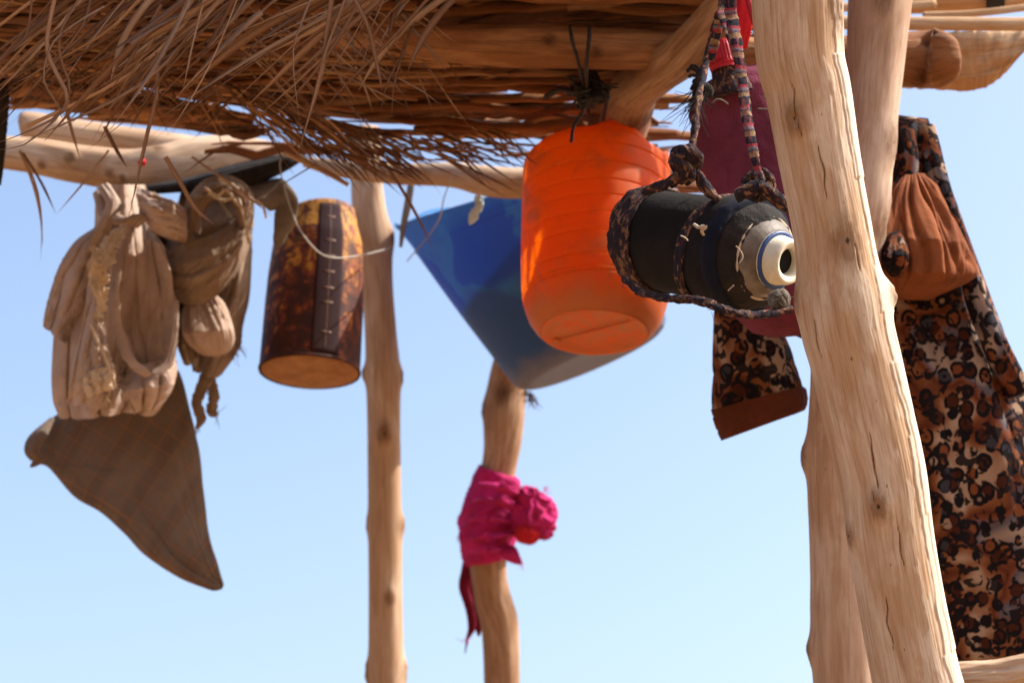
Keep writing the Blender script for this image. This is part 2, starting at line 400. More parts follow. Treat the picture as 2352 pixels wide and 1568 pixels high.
# ------------------------------------------------------------------ poles
def down(pt, nxt, z=-.08):
    """extend a pixel path to the ground: returns world point continuing nxt->pt to height z"""
    a = P(*nxt[:3]); b = P(*pt[:3]); t = (z-b[2])/(b[2]-a[2]); return b+(b-a)*t
def pole(name, pts, mat, n, ns, label, cat='pole', knots=(), rough=.03, ext=True, seed=0, ledge=None, parent=None, zbot=-.08, lobes=.03, cracks=()):
    c = cr(pts, 600); X = P(c[:, 0], c[:, 1], c[:, 2]); r = c[:, 3]*K*c[:, 2]
    if ext:
        dirn = X[-1]-X[-12]; dirn /= np.linalg.norm(dirn); t = (zbot-X[-1][2])/dirn[2]
        k = 250; e = X[-1]+dirn*np.linspace(0, t, k+1)[1:, None]
        X = np.vstack([X, e]); r = np.concatenate([r, r[-1]*np.linspace(1, 1.12, k)])
    X, r, s = even(X, r, n)
    uu, vv, dd = proj(X)
    kn = []
    for (ku, kv, side, amp, size) in knots:      # side: angle in degrees, 0 right, 90 camera, 180 left
        i = np.argmin(np.abs(vv-kv)); kn.append((s[i], math.radians(side), amp, size))
    KF = []; BK = []
    def disp(th, ss, R):
        ct, st_ = np.cos(th), np.sin(th); kf = np.zeros_like(ss)
        d = R*lobes*fbm(ct*1.1+seed, st_*1.1, ss*5, seed, 3) + R*rough*fbm(ct*2.2+seed, st_*2.2, ss*16, seed+5, 4)
        for (ks, ka, amp, size) in kn:
            da = np.angle(np.exp(1j*(th-ka)))*R
            q = (da/size)**2+((ss-ks)/(size*1.5))**2
            d = d+amp*np.exp(-q)*(1+.35*fbm(ct*6, st_*6, ss*90, seed+9, 3)) 
            d = d-amp*.35*np.exp(-q*14)
            kf = np.maximum(kf, np.exp(-q*1.1)*.62); kf = np.maximum(kf, 1.05*np.exp(-q*22));
        for (cu, cv0, cv1, ca) in cracks:
            s0 = s[np.argmin(np.abs(vv-cv0))]; s1 = s[np.argmin(np.abs(vv-cv1))]
            f = np.clip((ss-s0)/(s1-s0), 0, 1); w_ = .0009*np.sin(f*np.pi)
            da = np.abs(np.angle(np.exp(1j*(th-math.radians(ca)-.05*noise(ss*60, seed=int(cv0))))))*R
            c_ = np.exp(-(da/(w_+1e-5))**2)*(w_ > 1e-5); d = d-.0012*c_; kf = np.maximum(kf, 1.1*c_)
        if ledge is not None:
            dl, bk = ledge(th, ss, R); d = d+dl; BK.append(bk)
        KF.append(kf)
        return d
    G, rc = tube_grid(X, r, s, ns, disp=disp)
    o = grid_obj(name, G, mat, parent, rc, extra={'knot': KF[0], **({'lit_bark': BK[0]} if BK else {})})
    if parent is None: tag(o, label, cat)
    return o
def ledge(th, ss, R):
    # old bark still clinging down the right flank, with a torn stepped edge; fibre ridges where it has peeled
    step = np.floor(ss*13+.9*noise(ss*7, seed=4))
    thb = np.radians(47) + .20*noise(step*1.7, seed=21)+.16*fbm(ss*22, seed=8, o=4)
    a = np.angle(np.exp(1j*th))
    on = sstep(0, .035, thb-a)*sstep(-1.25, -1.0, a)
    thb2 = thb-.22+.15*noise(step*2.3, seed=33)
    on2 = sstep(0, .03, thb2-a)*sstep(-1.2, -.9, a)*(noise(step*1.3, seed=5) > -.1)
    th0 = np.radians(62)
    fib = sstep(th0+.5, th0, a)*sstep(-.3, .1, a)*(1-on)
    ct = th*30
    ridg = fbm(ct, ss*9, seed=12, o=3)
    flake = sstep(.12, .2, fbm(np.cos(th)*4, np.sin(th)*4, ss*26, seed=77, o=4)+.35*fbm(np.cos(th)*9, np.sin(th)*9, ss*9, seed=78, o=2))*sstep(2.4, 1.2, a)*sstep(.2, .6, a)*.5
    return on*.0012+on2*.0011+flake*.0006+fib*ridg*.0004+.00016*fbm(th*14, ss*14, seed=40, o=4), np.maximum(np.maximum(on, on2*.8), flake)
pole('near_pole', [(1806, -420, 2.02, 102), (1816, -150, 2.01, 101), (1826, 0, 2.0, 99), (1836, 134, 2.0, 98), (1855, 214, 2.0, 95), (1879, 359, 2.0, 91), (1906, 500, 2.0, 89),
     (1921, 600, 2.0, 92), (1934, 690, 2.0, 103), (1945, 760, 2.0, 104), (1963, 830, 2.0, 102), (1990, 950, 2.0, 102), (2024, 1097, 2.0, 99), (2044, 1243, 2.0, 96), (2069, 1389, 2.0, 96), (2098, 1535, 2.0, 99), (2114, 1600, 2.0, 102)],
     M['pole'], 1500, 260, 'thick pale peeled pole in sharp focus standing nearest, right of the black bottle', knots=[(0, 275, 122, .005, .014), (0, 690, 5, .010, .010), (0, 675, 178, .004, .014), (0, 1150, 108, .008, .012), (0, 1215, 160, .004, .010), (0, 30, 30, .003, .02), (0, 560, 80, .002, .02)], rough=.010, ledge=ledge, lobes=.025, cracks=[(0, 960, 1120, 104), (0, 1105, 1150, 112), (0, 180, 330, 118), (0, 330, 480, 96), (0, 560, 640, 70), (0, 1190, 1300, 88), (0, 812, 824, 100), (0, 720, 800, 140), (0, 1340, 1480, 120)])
pole('leaning_pole', [(2040, -350, 2.62, 78), (2030, -100, 2.6, 76), (2022, 0, 2.58, 74), (2010, 150, 2.56, 66), (1996, 300, 2.54, 62), (1978, 450, 2.52, 62), (1955, 560, 2.52, 66), (1935, 700, 2.52, 70),
     (1930, 860, 2.52, 66), (1926, 1050, 2.52, 72), (1930, 1250, 2.52, 70), (1935, 1450, 2.52, 74), (1942, 1600, 2.52, 72)],
     M['pole_pink'], 500, 96, 'pale crooked pole partly hidden behind the nearest pole, with a dark knot near its top', knots=[(0, 30, 92, .003, .014), (0, 330, 35, .004, .02), (0, 1050, 180, .008, .013), (0, 1490, 178, .008, .011), (0, 500, 10, .006, .03)], rough=.03, seed=3)
pole('far_post', [(838, 300, 3.62, 38), (842, 400, 3.6, 36), (845, 460, 3.6, 38), (856, 560, 3.6, 43), (866, 660, 3.6, 37), (874, 760, 3.6, 37), (880, 860, 3.6, 40), (882, 1000, 3.6, 38), (884, 1200, 3.6, 39), (885, 1400, 3.6, 39), (888, 1600, 3.6, 43)],
     M['pole_far'], 420, 64, 'straight pale post right of the amber tin, with ringed knots down its length', cat='post', knots=[(0, 870, 0, .006, .012), (0, 855, 175, .008, .010), (0, 990, 85, .009, .015), (0, 1200, 5, .007, .012), (0, 1200, 178, .005, .012), (0, 1370, 70, .004, .012), (0, 1545, 175, .008, .015), (0, 1545, 0, .007, .015), (0, 545, 5, .008, .016)], rough=.03, seed=6)
pole('crooked_post', [(1720, -60, 2.42, 50), (1655, 45, 2.5, 56), (1590, 110, 2.56, 54), (1515, 165, 2.68, 50), (1452, 215, 2.8, 56), (1432, 290, 2.97, 58), (1380, 420, 3.3, 54), (1290, 580, 3.62, 48), (1215, 740, 3.8, 46),
     (1170, 860, 3.86, 44), (1158, 960, 3.86, 46), (1150, 1050, 3.86, 40), (1128, 1150, 3.86, 40), (1120, 1260, 3.86, 44), (1128, 1360, 3.86, 40), (1148, 1450, 3.86, 42), (1153, 1600, 3.86, 41)],
     M['pole_dark'], 520, 64, 'bent brown post with the magenta rag tied round it, rising behind the blue tub', cat='post', knots=[(0, 230, 60, .006, .03), (0, 900, 95, .004, .02), (0, 940, 178, .006, .015), (0, 1400, 0, .005, .03)], rough=.05, seed=11, lobes=.06)
# ------------------------------------------------------------------ beams and boards
def log(name, pts, mat, label, n=160, ns=48, rough=.05, seed=0, knots=(), cat='log', flat=None, ref=(0, 0, 1.), lobes=.06):
    X, r, s = path(pts, n)
    kn = [(s[-1]*f, math.radians(a), amp, size) for f, a, amp, size in knots]
    KF = []
    def disp(th, ss, R):
        ct, st_ = np.cos(th), np.sin(th); kf = np.zeros_like(ss)
        d = R*lobes*fbm(ct*1.1+seed, st_*1.1, ss*5, seed, 3)+R*rough*fbm(ct*3+seed, st_*3, ss*14, seed+5, 4)
        for (ks, ka, amp, size) in kn:
            da = np.angle(np.exp(1j*(th-ka)))*R; q = (da/size)**2+((ss-ks)/size)**2
            d = d+amp*np.exp(-q)-amp*.7*np.exp(-q*9); kf = np.maximum(kf, np.maximum(.6*np.exp(-q*1.2), 1.05*np.exp(-q*14)))
        KF.append(kf)
        return d
    G, rc = tube_grid(X, r, s, ns, ref=ref, disp=disp, flat=flat)
    # rounded, rough ends
    return tag(grid_obj(name, G, mat, None, rc, extra={'knot': KF[0]}), label, cat)
log('roof_log', [(930, 92, 2.64, 30), (1000, 98, 2.64, 44), (1200, 105, 2.64, 48), (1400, 112, 2.64, 46), (1600, 118, 2.66, 38), (1760, 122, 2.68, 34), (1960, 132, 2.72, 48), (2080, 136, 2.74, 60), (2140, 138, 2.74, 66), (2176, 137, 2.73, 58), (2192, 136, 2.73, 40), (2194, 136, 2.73, 16)],
    M['roof_log'], 'long thick roof log crossing behind the poles, its cut knobbly end showing at the right', 420, 90, knots=[(.955, 118, .016, .020), (.93, 150, .01, .02), (.972, 60, .014, .016), (.945, 80, -.01, .012), (.25, 100, .003, .012), (.33, 130, .003, .01), (.5, 95, .004, .012)], seed=2, rough=.10, lobes=.12)
log('forked_log', [(-60, 345, 3.3, 36), (60, 356, 3.3, 40), (170, 374, 3.3, 44), (280, 390, 3.3, 48), (360, 388, 3.3, 52), (450, 368, 3.32, 54), (550, 354, 3.34, 42), (640, 350, 3.36, 22), (700, 350, 3.38, 8)],
    M['pole_far'], 'thick curved log under the thatch at left, cloth bundles tied to its underside', 200, 56, seed=5, lobes=.10, knots=[(.3, 100, .005, .012), (.42, 125, .006, .010), (.46, 135, .005, .008), (.22, 135, .003, .010), (.55, 60, .004, .02)])
log('sunlit_log', [(48, 292, 3.42, 20), (60, 292, 3.42, 36), (140, 305, 3.42, 36), (260, 322, 3.43, 34), (380, 338, 3.44, 34), (480, 345, 3.45, 28), (620, 350, 3.46, 18)],
    M['pole_far'], 'sunlit pale log lying on top of the thick curved log at left', 140, 48, seed=8)
log('back_beam', [(700, 372, 3.36, 12), (800, 390, 3.34, 20), (930, 400, 3.3, 24), (1040, 402, 3.26, 28), (1110, 414, 3.24, 34), (1180, 420, 3.24, 35), (1330, 420, 3.26, 32), (1500, 405, 3.4, 26), (1700, 380, 3.4, 25)],
    M['pole_far'], 'slim beam at the back edge of the thatch, above the blue tub', 180, 40, seed=12)
log('top_log', [(2060, 2, 3.1, 30), (2150, 0, 3.1, 31), (2266, -2, 3.1, 30), (2400, -6, 3.1, 30)], M['log'], 'round log crossing the top right corner of the roof', 80, 40, seed=15)
log('corner_wrap', [(2262, -1, 3.09, 33), (2280, -2, 3.09, 34), (2300, -3, 3.09, 33)], M['black_plastic'], 'black plastic band wrapped round the log in the top right corner', 24, 40, cat='plastic band', lobes=.02)

def board(name, pts_top, pts_bot, d, th, mat, label=None, parent=None, n=70, seed=0, rough=4., cat='board', tilt=0.):
    """rough plank: top and bottom edge curves in the picture grid, real thickness th"""
    a = cr(pts_top, n); b = cr(pts_bot, n)
    m_ = 14; w_ = np.linspace(0, 1, m_)
    dd = np.linspace(d[0], d[1], n)
    t = np.arange(n)/n
    a[:, 1] += rough*fbm(t*22, seed=seed); b[:, 1] += rough*fbm(t*26, 5., seed=seed+3)
    front = np.zeros((n, m_, 3)); back = np.zeros((n, m_, 3)); rcf = np.zeros((n, m_, 3))
    for j, ww in enumerate(w_):
        u = a[:, 0]*(1-ww)+b[:, 0]*ww; v = a[:, 1]*(1-ww)+b[:, 1]*ww
        rel = .10*th*fbm(t*30, ww*5, seed=seed+7)+.25*th*fbm(t*5, ww*9, seed=seed+8)
        dep = dd+tilt*(1-ww)+rel
        edge = th*.45*(abs(ww-.5)*2)**6
        front[:, j] = P(u, v, dep+edge); back[:, j] = P(u, v, dep+th-edge)+UPV*0
        rcf[:, j] = np.stack([ww*.1+0*t, 0*t+seed, a[:, 0]*K*d[0]], -1)
    G = np.concatenate([front, back[:, ::-1]], 1); RC = np.concatenate([rcf, rcf[:, ::-1]+[0, .05, 0]], 1)
    o = grid_obj(name, G, mat, parent, RC)
    if parent is None: tag(o, label, cat)
    return o
board('bark_slab', [(2040, 76), (2150, 74), (2250, 70), (2352, 68), (2440, 66)], [(2060, 203), (2150, 205), (2243, 207), (2300, 178), (2345, 120)], (2.98, 2.98), .03, M['log'],
      'wide slab of rough wood with a broken lower edge behind the log end at top right', seed=3, n=120)

# ------------------------------------------------------------------ thatch
roof = thing('thatch_roof', 'dry palm thatch roof of stalks and slats with ragged leaves hanging down', 'thatch roof', P(900, 200, 2.9))
RO = ORG[roof.name]
HZ = 1.33
def onroof(u, v, dz=0.):
    """point on the underside plane of the thatch seen at (u, v)"""
    u = np.asarray(u, float); v = np.asarray(v, float)
    k = sp+(784-v)*K*cp
    d = (HZ+dz)/k
    return P(u, v, d)
def strip_mesh(n_seg, flat, bend, seed, taper=1.):
    """unit stalk along +X from -0.5 to 0.5, radius 0.5, hexagonal"""
    r_ = np.random.default_rng(seed)
    x = np.linspace(-.5, .5, n_seg); ns = 5
    cy = bend*np.cumsum(r_.normal(0, .3, n_seg)); cy -= cy.mean(); cz = bend*np.cumsum(r_.normal(0, .3, n_seg)); cz -= cz.mean()
    rad = .5*(1-taper*np.abs(x*2)**4*.6)*(1+.12*r_.normal(size=n_seg))
    th = np.linspace(0, 2*np.pi, ns, endpoint=False)
    Y = cy[:, None]+rad[:, None]*np.cos(th); Z = cz[:, None]+flat*rad[:, None]*np.sin(th)
    X = np.repeat(x[:, None], ns, 1)
    return np.stack([X, Y, Z], -1)
variants = [strip_mesh(6, .45+.3*(i % 3)/2, .9, i) for i in range(10)]
def stalk_xf(G, c, ang, el, L, W, roll):
    """transform unit stalk -> world"""
    ca, sa = math.cos(ang), math.sin(ang); ce, se = math.cos(el), math.sin(el)
    ex = np.array([ca*ce, sa*ce, se]); ey = np.array([-sa, ca, 0]); ez = np.cross(ex, ey)
    cr_, sr = math.cos(roll), math.sin(roll)
    e2 = ey*cr_+ez*sr; e3 = np.cross(ex, e2)
    R = np.stack([ex*L, e2*W, e3*W], 1)
    return R
class Batch:
    def __init__(s): s.V = []; s.F = []; s.T = []; s.R = []; s.n = 0
    def add(s, V, F, tint, R):
        s.V.append(V); s.F.append(F+s.n); s.T.append(np.full(len(V), tint)); s.R.append(R); s.n += len(V)
    def build(s, name, mat, parent):
        return mesh_obj(name, np.vstack(s.V), np.vstack(s.F), mat, parent, attrs={'tint': np.concatenate(s.T), 'rc': np.vstack(s.R)})
stalk_me = []
for i, G in enumerate(variants):
    n, m_ = G.shape[:2]
    stalk_me.append(raw_mesh('stalk', G.reshape(-1, 3), grid_faces(n, m_), attrs={'rc': G.reshape(-1, 3)*[.8, .01, .01]+[i*1.3, i*.7, 0]}))
    stalk_me[-1].materials.append(M['straw'])
EDGE_U = [-400, 0, 150, 300, 450, 560, 640, 760, 900, 1050, 1200, 1400, 1560, 1700, 1800]
EDGE_V = [150, 170, 185, 205, 232, 255, 300, 345, 368, 360, 352, 400, 395, 350, 330]
def edge(u): return np.interp(u, EDGE_U, EDGE_V)
SLITS = [(1180, 1335, 210, 218), (1575, 1795, 255, 325), (1600, 1795, 340, 400), (1610, 1795, 138, 245), (1545, 1620, 228, 238), (1240, 1290, 188, 193), (700, 760, 300, 306), (820, 900, 322, 328), (930, 960, 290, 296), (1010, 1070, 268, 273),
         (1070, 1120, 318, 323), (600, 640, 262, 268), (1000, 1040, 330, 335), (780, 830, 352, 357), (860, 880, 300, 303), (1130, 1170, 340, 345), (1400, 1440, 150, 154), (900, 940, 345, 352)]                    # narrow slits of sky
bt = Batch(); parts = 0
cand = []
tries = 0
while len(cand) < 3600 and tries < 40000:
    tries += 1
    u = random.uniform(-350, 1790); v = random.uniform(-420, 410)
    layer = random.random()**1.6
    L = random.uniform(.18, .75)*(1 if v < 200 else .8); wd = (random.choice([.004, .006, .009, .013]) if u < 800 else random.choice([.006, .009, .014, .020, .026]))*random.uniform(.7, 1.3)
    base = math.radians(9 if u < 900 else 3.5); ang = base+random.gauss(0, math.radians(4.5 if random.random() < .8 else 14))
    el = random.gauss(0, .025)
    c = onroof(u, v, 0)+np.array([0, 0, .006+layer*.085])
    dx = np.array([math.cos(ang), math.sin(ang), el])*L/2
    ok = True
    band = random.random() < .30
    if band:
        u = random.uniform(30, 620); c = onroof(u, edge(u)+random.gauss(50, 16)+4, 0)+np.array([0, 0, .02+layer*.02]); ang = math.radians(random.gauss(13, 4)); L = random.uniform(.08, .3); wd *= .8
        dx = np.array([math.cos(ang), math.sin(ang), 0])*L/2
    for q in (c-dx, c, c+dx):
        uu, vv, dd = proj(q)
        if band:
            if vv > edge(uu)+98 or vv < edge(uu)+12 or uu < -20: ok = False
            continue
        if vv > edge(uu) or uu > 1800 or (uu > 1560 and layer > .75): ok = False
    if not ok: continue
    if not band:
        uu, vv, dd = proj(c+dx*np.linspace(-1, 1, 15)[:, None]); hw = wd*.5/K/dd.mean()*.6
        for s_ in SLITS:
            if ((uu > s_[0]-8) & (uu < s_[1]+8) & (vv > s_[2]-hw) & (vv < s_[3]+hw)).any(): ok = False
    if not ok: continue
    cand.append((layer, u, v, c, ang, el, L, wd))
cand.sort(key=lambda t: (t[0]*1.0-(t[7]*12) + (9 if t[2] < -20 or t[1] < -80 else 0)))
for i, (layer, u, v, c, ang, el, L, wd) in enumerate(cand):
    k = i % 10; R = stalk_xf(None, c, ang, el, L, wd, random.uniform(-.5, .5))
    if i < 268:
        o = bpy.data.objects.new('stalk', stalk_me[k]); COL.objects.link(o); o.parent = roof
        mt = Matrix([[*R[0], c[0]-RO[0]], [*R[1], c[1]-RO[1]], [*R[2], c[2]-RO[2]], [0, 0, 0, 1]]); o.matrix_local = mt
    else:
        G = variants[k]; n, m_ = G.shape[:2]; V = G.reshape(-1, 3)@R.T+c
        bt.add(V, grid_faces(n, m_), random.random(), G.reshape(-1, 3)*[.8, .01, .01]+[i*.37, i*.11, 0])
o = bt.build('thatch_mass', M['straw'], roof); o['kind'] = 'stuff'
# wide rough slats in the right half
sl_list = [((980, -40), (1740, -30), 30), ((960, 14), (1740, 18), 16), ((1000, 44), (1750, 38), 17), ((1020, 172), (1560, 168), 10), ((1000, 190), (1480, 205), 12), ((1080, 238), (1600, 236), 13),
           ((900, 262), (1420, 268), 11), ((950, 292), (1560, 300), 13), ((1250, 326), (1760, 330), 13), ((400, 12), (960, -6), 14), ((300, 72), (820, 92), 10),
           ((350, 178), (1000, 205), 10), ((120, 118), (720, 140), 9), ((700, 232), (1250, 240), 10), ((640, 285), (1180, 330), 9), ((1380, 412), (1720, 412), 12), ((1500, 440), (1700, 436), 9)]
for i, (a, b, hw) in enumerate(sl_list):
    A = onroof(*a, .0); B = onroof(*b, .0); n = 60
    X = A+(B-A)*np.linspace(0, 1, n)[:, None]; X[:, 2] += -.012+.009*(i % 3)
    r = np.full(n, hw*K*2.85); t = np.linspace(0, 1, n)
    r *= 1+.12*fbm(t*9, i*3.3)-.5*(abs(t-.5)*2)**14; X[:, 2] += .006*fbm(t*3, i*7.); X[:, 1] += .02*fbm(t*2.2, i*5.)
    L = np.linalg.norm(B-A); s = t*L
    G, rc = tube_grid(X, r, s, 18, ref=(0, .3, 1.), flat=.55, disp=lambda th, ss, R: R*.16*fbm(np.cos(th)*2.5, np.sin(th)*2.5+i, ss*7, i, 3)+R*.07*fbm(th*3, ss*30, i, i, 2))
    grid_obj('slat', G, M['slat'], roof, rc+[i*.4, 0, 0])
# pale split stalks lying along the underside of the left half
for i in range(30):
    u0 = random.uniform(-60, 820); v0 = random.uniform(70, 235); L = random.uniform(260, 700); u1 = u0+L; sl_ = random.gauss(.05, .05); v1 = v0+sl_*L
    if v0 > edge(u0)-14 or v1 > edge(min(u1, 1500))-14: continue
    A = onroof(u0, v0); B = onroof(u1, v1); n = 40; t = np.linspace(0, 1, n)
    X = A+(B-A)*t[:, None]; X[:, 2] += -.006+.004*(i % 4)+.008*fbm(t*2.5, i*7.); X[:, 1] += .03*fbm(t*1.6, i*5.)
    r = random.uniform(4, 8.5)*K*2.85*(1+.15*fbm(t*9, i*3.3))*(1-.75*(abs(t-.5)*2)**6)
    G, rc = tube_grid(X, r, t*np.linalg.norm(B-A), 12, ref=(0, .3, 1.), flat=.5, disp=lambda th, ss, R: R*.18*fbm(np.cos(th)*2.5, np.sin(th)*2.5+i, ss*9, i, 2))
    grid_obj('stalk', G, M['pale_stalk'] if i % 3 else M['slat'], roof, rc+[i*.4, 5, 0])
# slats running on to the right, beyond the poles
for i, (pt, hh) in enumerate([([(1700, 52), (1900, 52), (2100, 54), (2400, 56)], 17), ([(1640, 18), (1900, 17), (2060, 14), (2150, 10)], 11), ([(2120, 36), (2250, 30), (2400, 12)], 9)]):
    c = [(u, v, 2.9+.05*i, hh) for u, v in pt]; X, r, s = path(c, 60)
    G, rc = tube_grid(X, r, s, 20, ref=(0, 0, 1.), flat=.6, disp=lambda th, ss, R: R*.12*fbm(np.cos(th)*2.5, np.sin(th)*2.5, ss*7, i+50, 3))
    grid_obj('slat', G, M['log'], roof, rc+[i*.4, 3, 0])
# leaf blades
def blade_grid(pts, w_px, n=12, seed=0, w3=False):
    """narrow leaf: (u, v, d) path, width tapering to a tip, shallow V section"""
    X = P(*cr(pts, n).T) if not w3 else cr(pts, n)
    T = np.gradient(X, axis=0); T /= np.linalg.norm(T, axis=1)[:, None]
    r_ = np.random.default_rng(seed); t = np.linspace(0, 1, n)
    a0 = r_.uniform(-1, 1); tw = r_.uniform(-1.5, 1.5)
    side = np.cross(T, FWD); side /= np.linalg.norm(side, axis=1)[:, None]+1e-9
    nn = np.cross(side, T)
    ang = a0*.6+tw*t
    sd = side*np.cos(ang)[:, None]+nn*np.sin(ang)[:, None]; n2 = np.cross(sd, T)
    wd = (w_px*K*2.5/2)*np.clip(np.minimum(1, (1-t)*3.0), .06, 1)
    G = np.stack([X-sd*wd[:, None], X+n2*wd[:, None]*.5, X+sd*wd[:, None], X+n2*wd[:, None]*.72], 1)
    L = np.linalg.norm(np.diff(X, axis=0), axis=1).sum()
    rc = np.stack([np.repeat((t*L)[:, None], 4, 1), np.tile(np.array([-1, 0, 1, 0])*wd.max(), (n, 1)), np.full((n, 4), seed*.01)], -1)
    return G, rc
bl = []
heroes = [([(520, -20, 2.3), (430, 90, 2.3), (330, 190, 2.32), (180, 270, 2.33), (30, 335, 2.34)], 8), ([(560, -20, 2.3), (470, 50, 2.3), (400, 130, 2.3), (330, 240, 2.3), (200, 345, 2.3)], 7),
 ([(470, -10, 2.25), (445, 90, 2.25), (432, 150, 2.25), (421, 205, 2.25)], 6), ([(720, -20, 2.25), (690, 60, 2.25), (672, 130, 2.25), (690, 300, 2.25)], 7), ([(764, -20, 2.25), (750, 90, 2.25), (735, 180, 2.25), (684, 355, 2.25)], 12),
 ([(800, -20, 2.25), (770, 60, 2.25), (748, 120, 2.25), (715, 240, 2.25), (690, 320, 2.25)], 8), ([(810, -10, 2.2), (845, 60, 2.2), (866, 150, 2.2), (880, 215, 2.2)], 9), ([(990, -10, 2.3), (900, 90, 2.3), (800, 190, 2.3), (725, 270, 2.3)], 8),
 ([(955, 50, 2.4), (930, 110, 2.4), (905, 200, 2.4), (900, 280, 2.4)], 5), ([(945, 60, 2.4), (920, 130, 2.4), (890, 190, 2.4), (872, 268, 2.4)], 5), ([(128, -15, 2.2), (112, 60, 2.2), (108, 110, 2.2), (120, 150, 2.2), (155, 220, 2.2), (140, 260, 2.2), (70, 300, 2.22), (-10, 330, 2.22)], 9),
 ([(180, 0, 2.2), (140, 70, 2.2), (138, 130, 2.2), (160, 200, 2.2), (135, 265, 2.2), (60, 330, 2.2), (-5, 345, 2.2)], 7), ([(210, -15, 2.25), (190, 60, 2.25), (120, 150, 2.25), (60, 220, 2.25), (0, 290, 2.25)], 8),
 ([(320, 0, 2.3), (250, 70, 2.3), (150, 130, 2.3), (20, 200, 2.3)], 8), ([(74, -10, 2.2), (66, 60, 2.2), (52, 100, 2.2)], 5), ([(362, 120, 2.35), (360, 220, 2.35), (340, 300, 2.35), (318, 400, 2.35), (296, 500, 2.35)], 10),
 ([(380, 360, 2.6), (420, 430, 2.6), (450, 480, 2.6), (492, 516, 2.6)], 11), ([(45, 345, 2.9), (75, 420, 2.9), (92, 490, 2.9), (99, 565, 2.9)], 7), ([(52, 350, 2.9), (95, 420, 2.9), (128, 490, 2.9)], 7), ([(50, 350, 2.9), (84, 430, 2.9), (96, 520, 2.9), (93, 600, 2.9)], 5),
 ([(250, 345, 2.8), (200, 410, 2.8), (130, 492, 2.8)], 6), ([(340, 130, 2.4), (300, 200, 2.4), (262, 260, 2.4), (225, 330, 2.4)], 7), ([(150, 240, 2.7), (165, 300, 2.7), (185, 370, 2.7)], 11), ([(240, 290, 2.7), (265, 340, 2.7), (292, 386, 2.7)], 10),
 ([(880, 370, 2.9), (920, 430, 2.9), (960, 500, 2.9), (995, 572, 2.9)], 9), ([(720, 380, 2.9), (620, 440, 2.9), (525, 498, 2.9)], 5), ([(440, 360, 2.9), (540, 430, 2.9), (630, 500, 2.9)], 6), ([(560, 330, 2.8), (500, 345, 2.8), (420, 400, 2.8)], 6),
 ([(300, 100, 2.25), (360, 60, 2.25), (440, 20, 2.25), (520, -20, 2.25)], 12), ([(60, 290, 2.4), (170, 240, 2.4), (300, 170, 2.4), (420, 60, 2.4), (470, -20, 2.4)], 9), ([(240, 15, 2.2), (180, 50, 2.2), (120, 100, 2.2), (100, 180, 2.2), (130, 240, 2.2), (150, 290, 2.2)], 5)]
for p_, w_ in heroes: bl.append((p_, w_))
for g_ in range(21):                                            # sprays of long leaves sweeping down-left across the near part
    gu = random.uniform(120, 1080); gv = random.uniform(-120, 30); ga = random.gauss(145 if gu < 800 else 128, 10); gd = random.uniform(2.25, 2.55); gc = random.gauss(0, 30)
    for i in range(random.randint(4, 8)):
        u0 = gu+random.gauss(0, 45); v0 = gv+random.gauss(0, 25); a = math.radians(ga+random.gauss(0, 7)); L = random.uniform(180, 560); d = gd+random.uniform(-.03, .03); cu = gc+random.gauss(0, 14)
        pts = []
        for t in np.linspace(0, 1, 6):
            pts.append((u0+math.cos(a)*L*t+cu*math.sin(t*2.6)*.6, v0+math.sin(a)*L*t+25*t*t+cu*.3*math.sin(t*3.), d))
        lim = 340 if u0 < 900 else 250
        if pts[-1][1] > lim: continue
        bl.append((pts, random.choice([3, 4, 6, 8, 11, 16])))
for i in range(60):                                             # sweeping down-right in the middle
    u0 = random.uniform(560, 1000); v0 = random.uniform(-20, 200); a = math.radians(random.gauss(42, 14)); L = random.uniform(80, 220); d = random.uniform(2.4, 2.7)
    bl.append(([(u0+math.cos(a)*L*t, v0+math.sin(a)*L*t+20*t*t*random.random(), d) for t in np.linspace(0, 1, 4)], random.choice([4, 5, 7])))
far = []
for i in range(560):                                            # fringe at the back edge
    u0 = random.uniform(560, 1160) if i % 4 else random.uniform(-20, 620)
    v0 = edge(u0)-random.uniform(-10, 70); a = math.radians(random.gauss(24, 13) if u0 > 560 else random.choice([random.gauss(155, 15), random.gauss(35, 20)]))
    L = random.uniform(60, 240)*(1 if u0 > 560 else .6); d0 = float(proj(onroof(u0, min(v0, 420), 0))[2])-random.uniform(.02, .3)
    pts = [(u0+math.cos(a)*L*t, v0+math.sin(a)*L*t+random.uniform(5, 30)*t*t, d0) for t in np.linspace(0, 1, 4)]
    if pts[-1][1] > 460 or (pts[-1][1] > 400 and pts[-1][0] < 600) or pts[-1][0] > 1240 or (pts[-1][0] > 1000 and pts[-1][1] > 395 and i % 5): continue
    far.append((pts, random.choice([3, 4, 5, 6])))
allb = [(p_, w_, 'near') for p_, w_ in bl]+[(p_, w_, 'far') for p_, w_ in far]
bb = Batch()
for i, (p_, w_, kd) in enumerate(allb):
    G, rc = blade_grid(p_, w_, 14 if len(p_) > 5 else 9, i)
    n = len(G)
    if i < 299:
        mesh_obj('leaf_blade', G.reshape(-1, 3), grid_faces(n, 4), M['blade'], roof, attrs={'rc': rc.reshape(-1, 3)+[i*.3, 0, 0]})
    else: bb.add(G.reshape(-1, 3), grid_faces(n, 4), random.random(), rc.reshape(-1, 3)+[i*.3, 0, 0])
bb.build('loose_straw', M['straw'], roof)['kind'] = 'stuff'

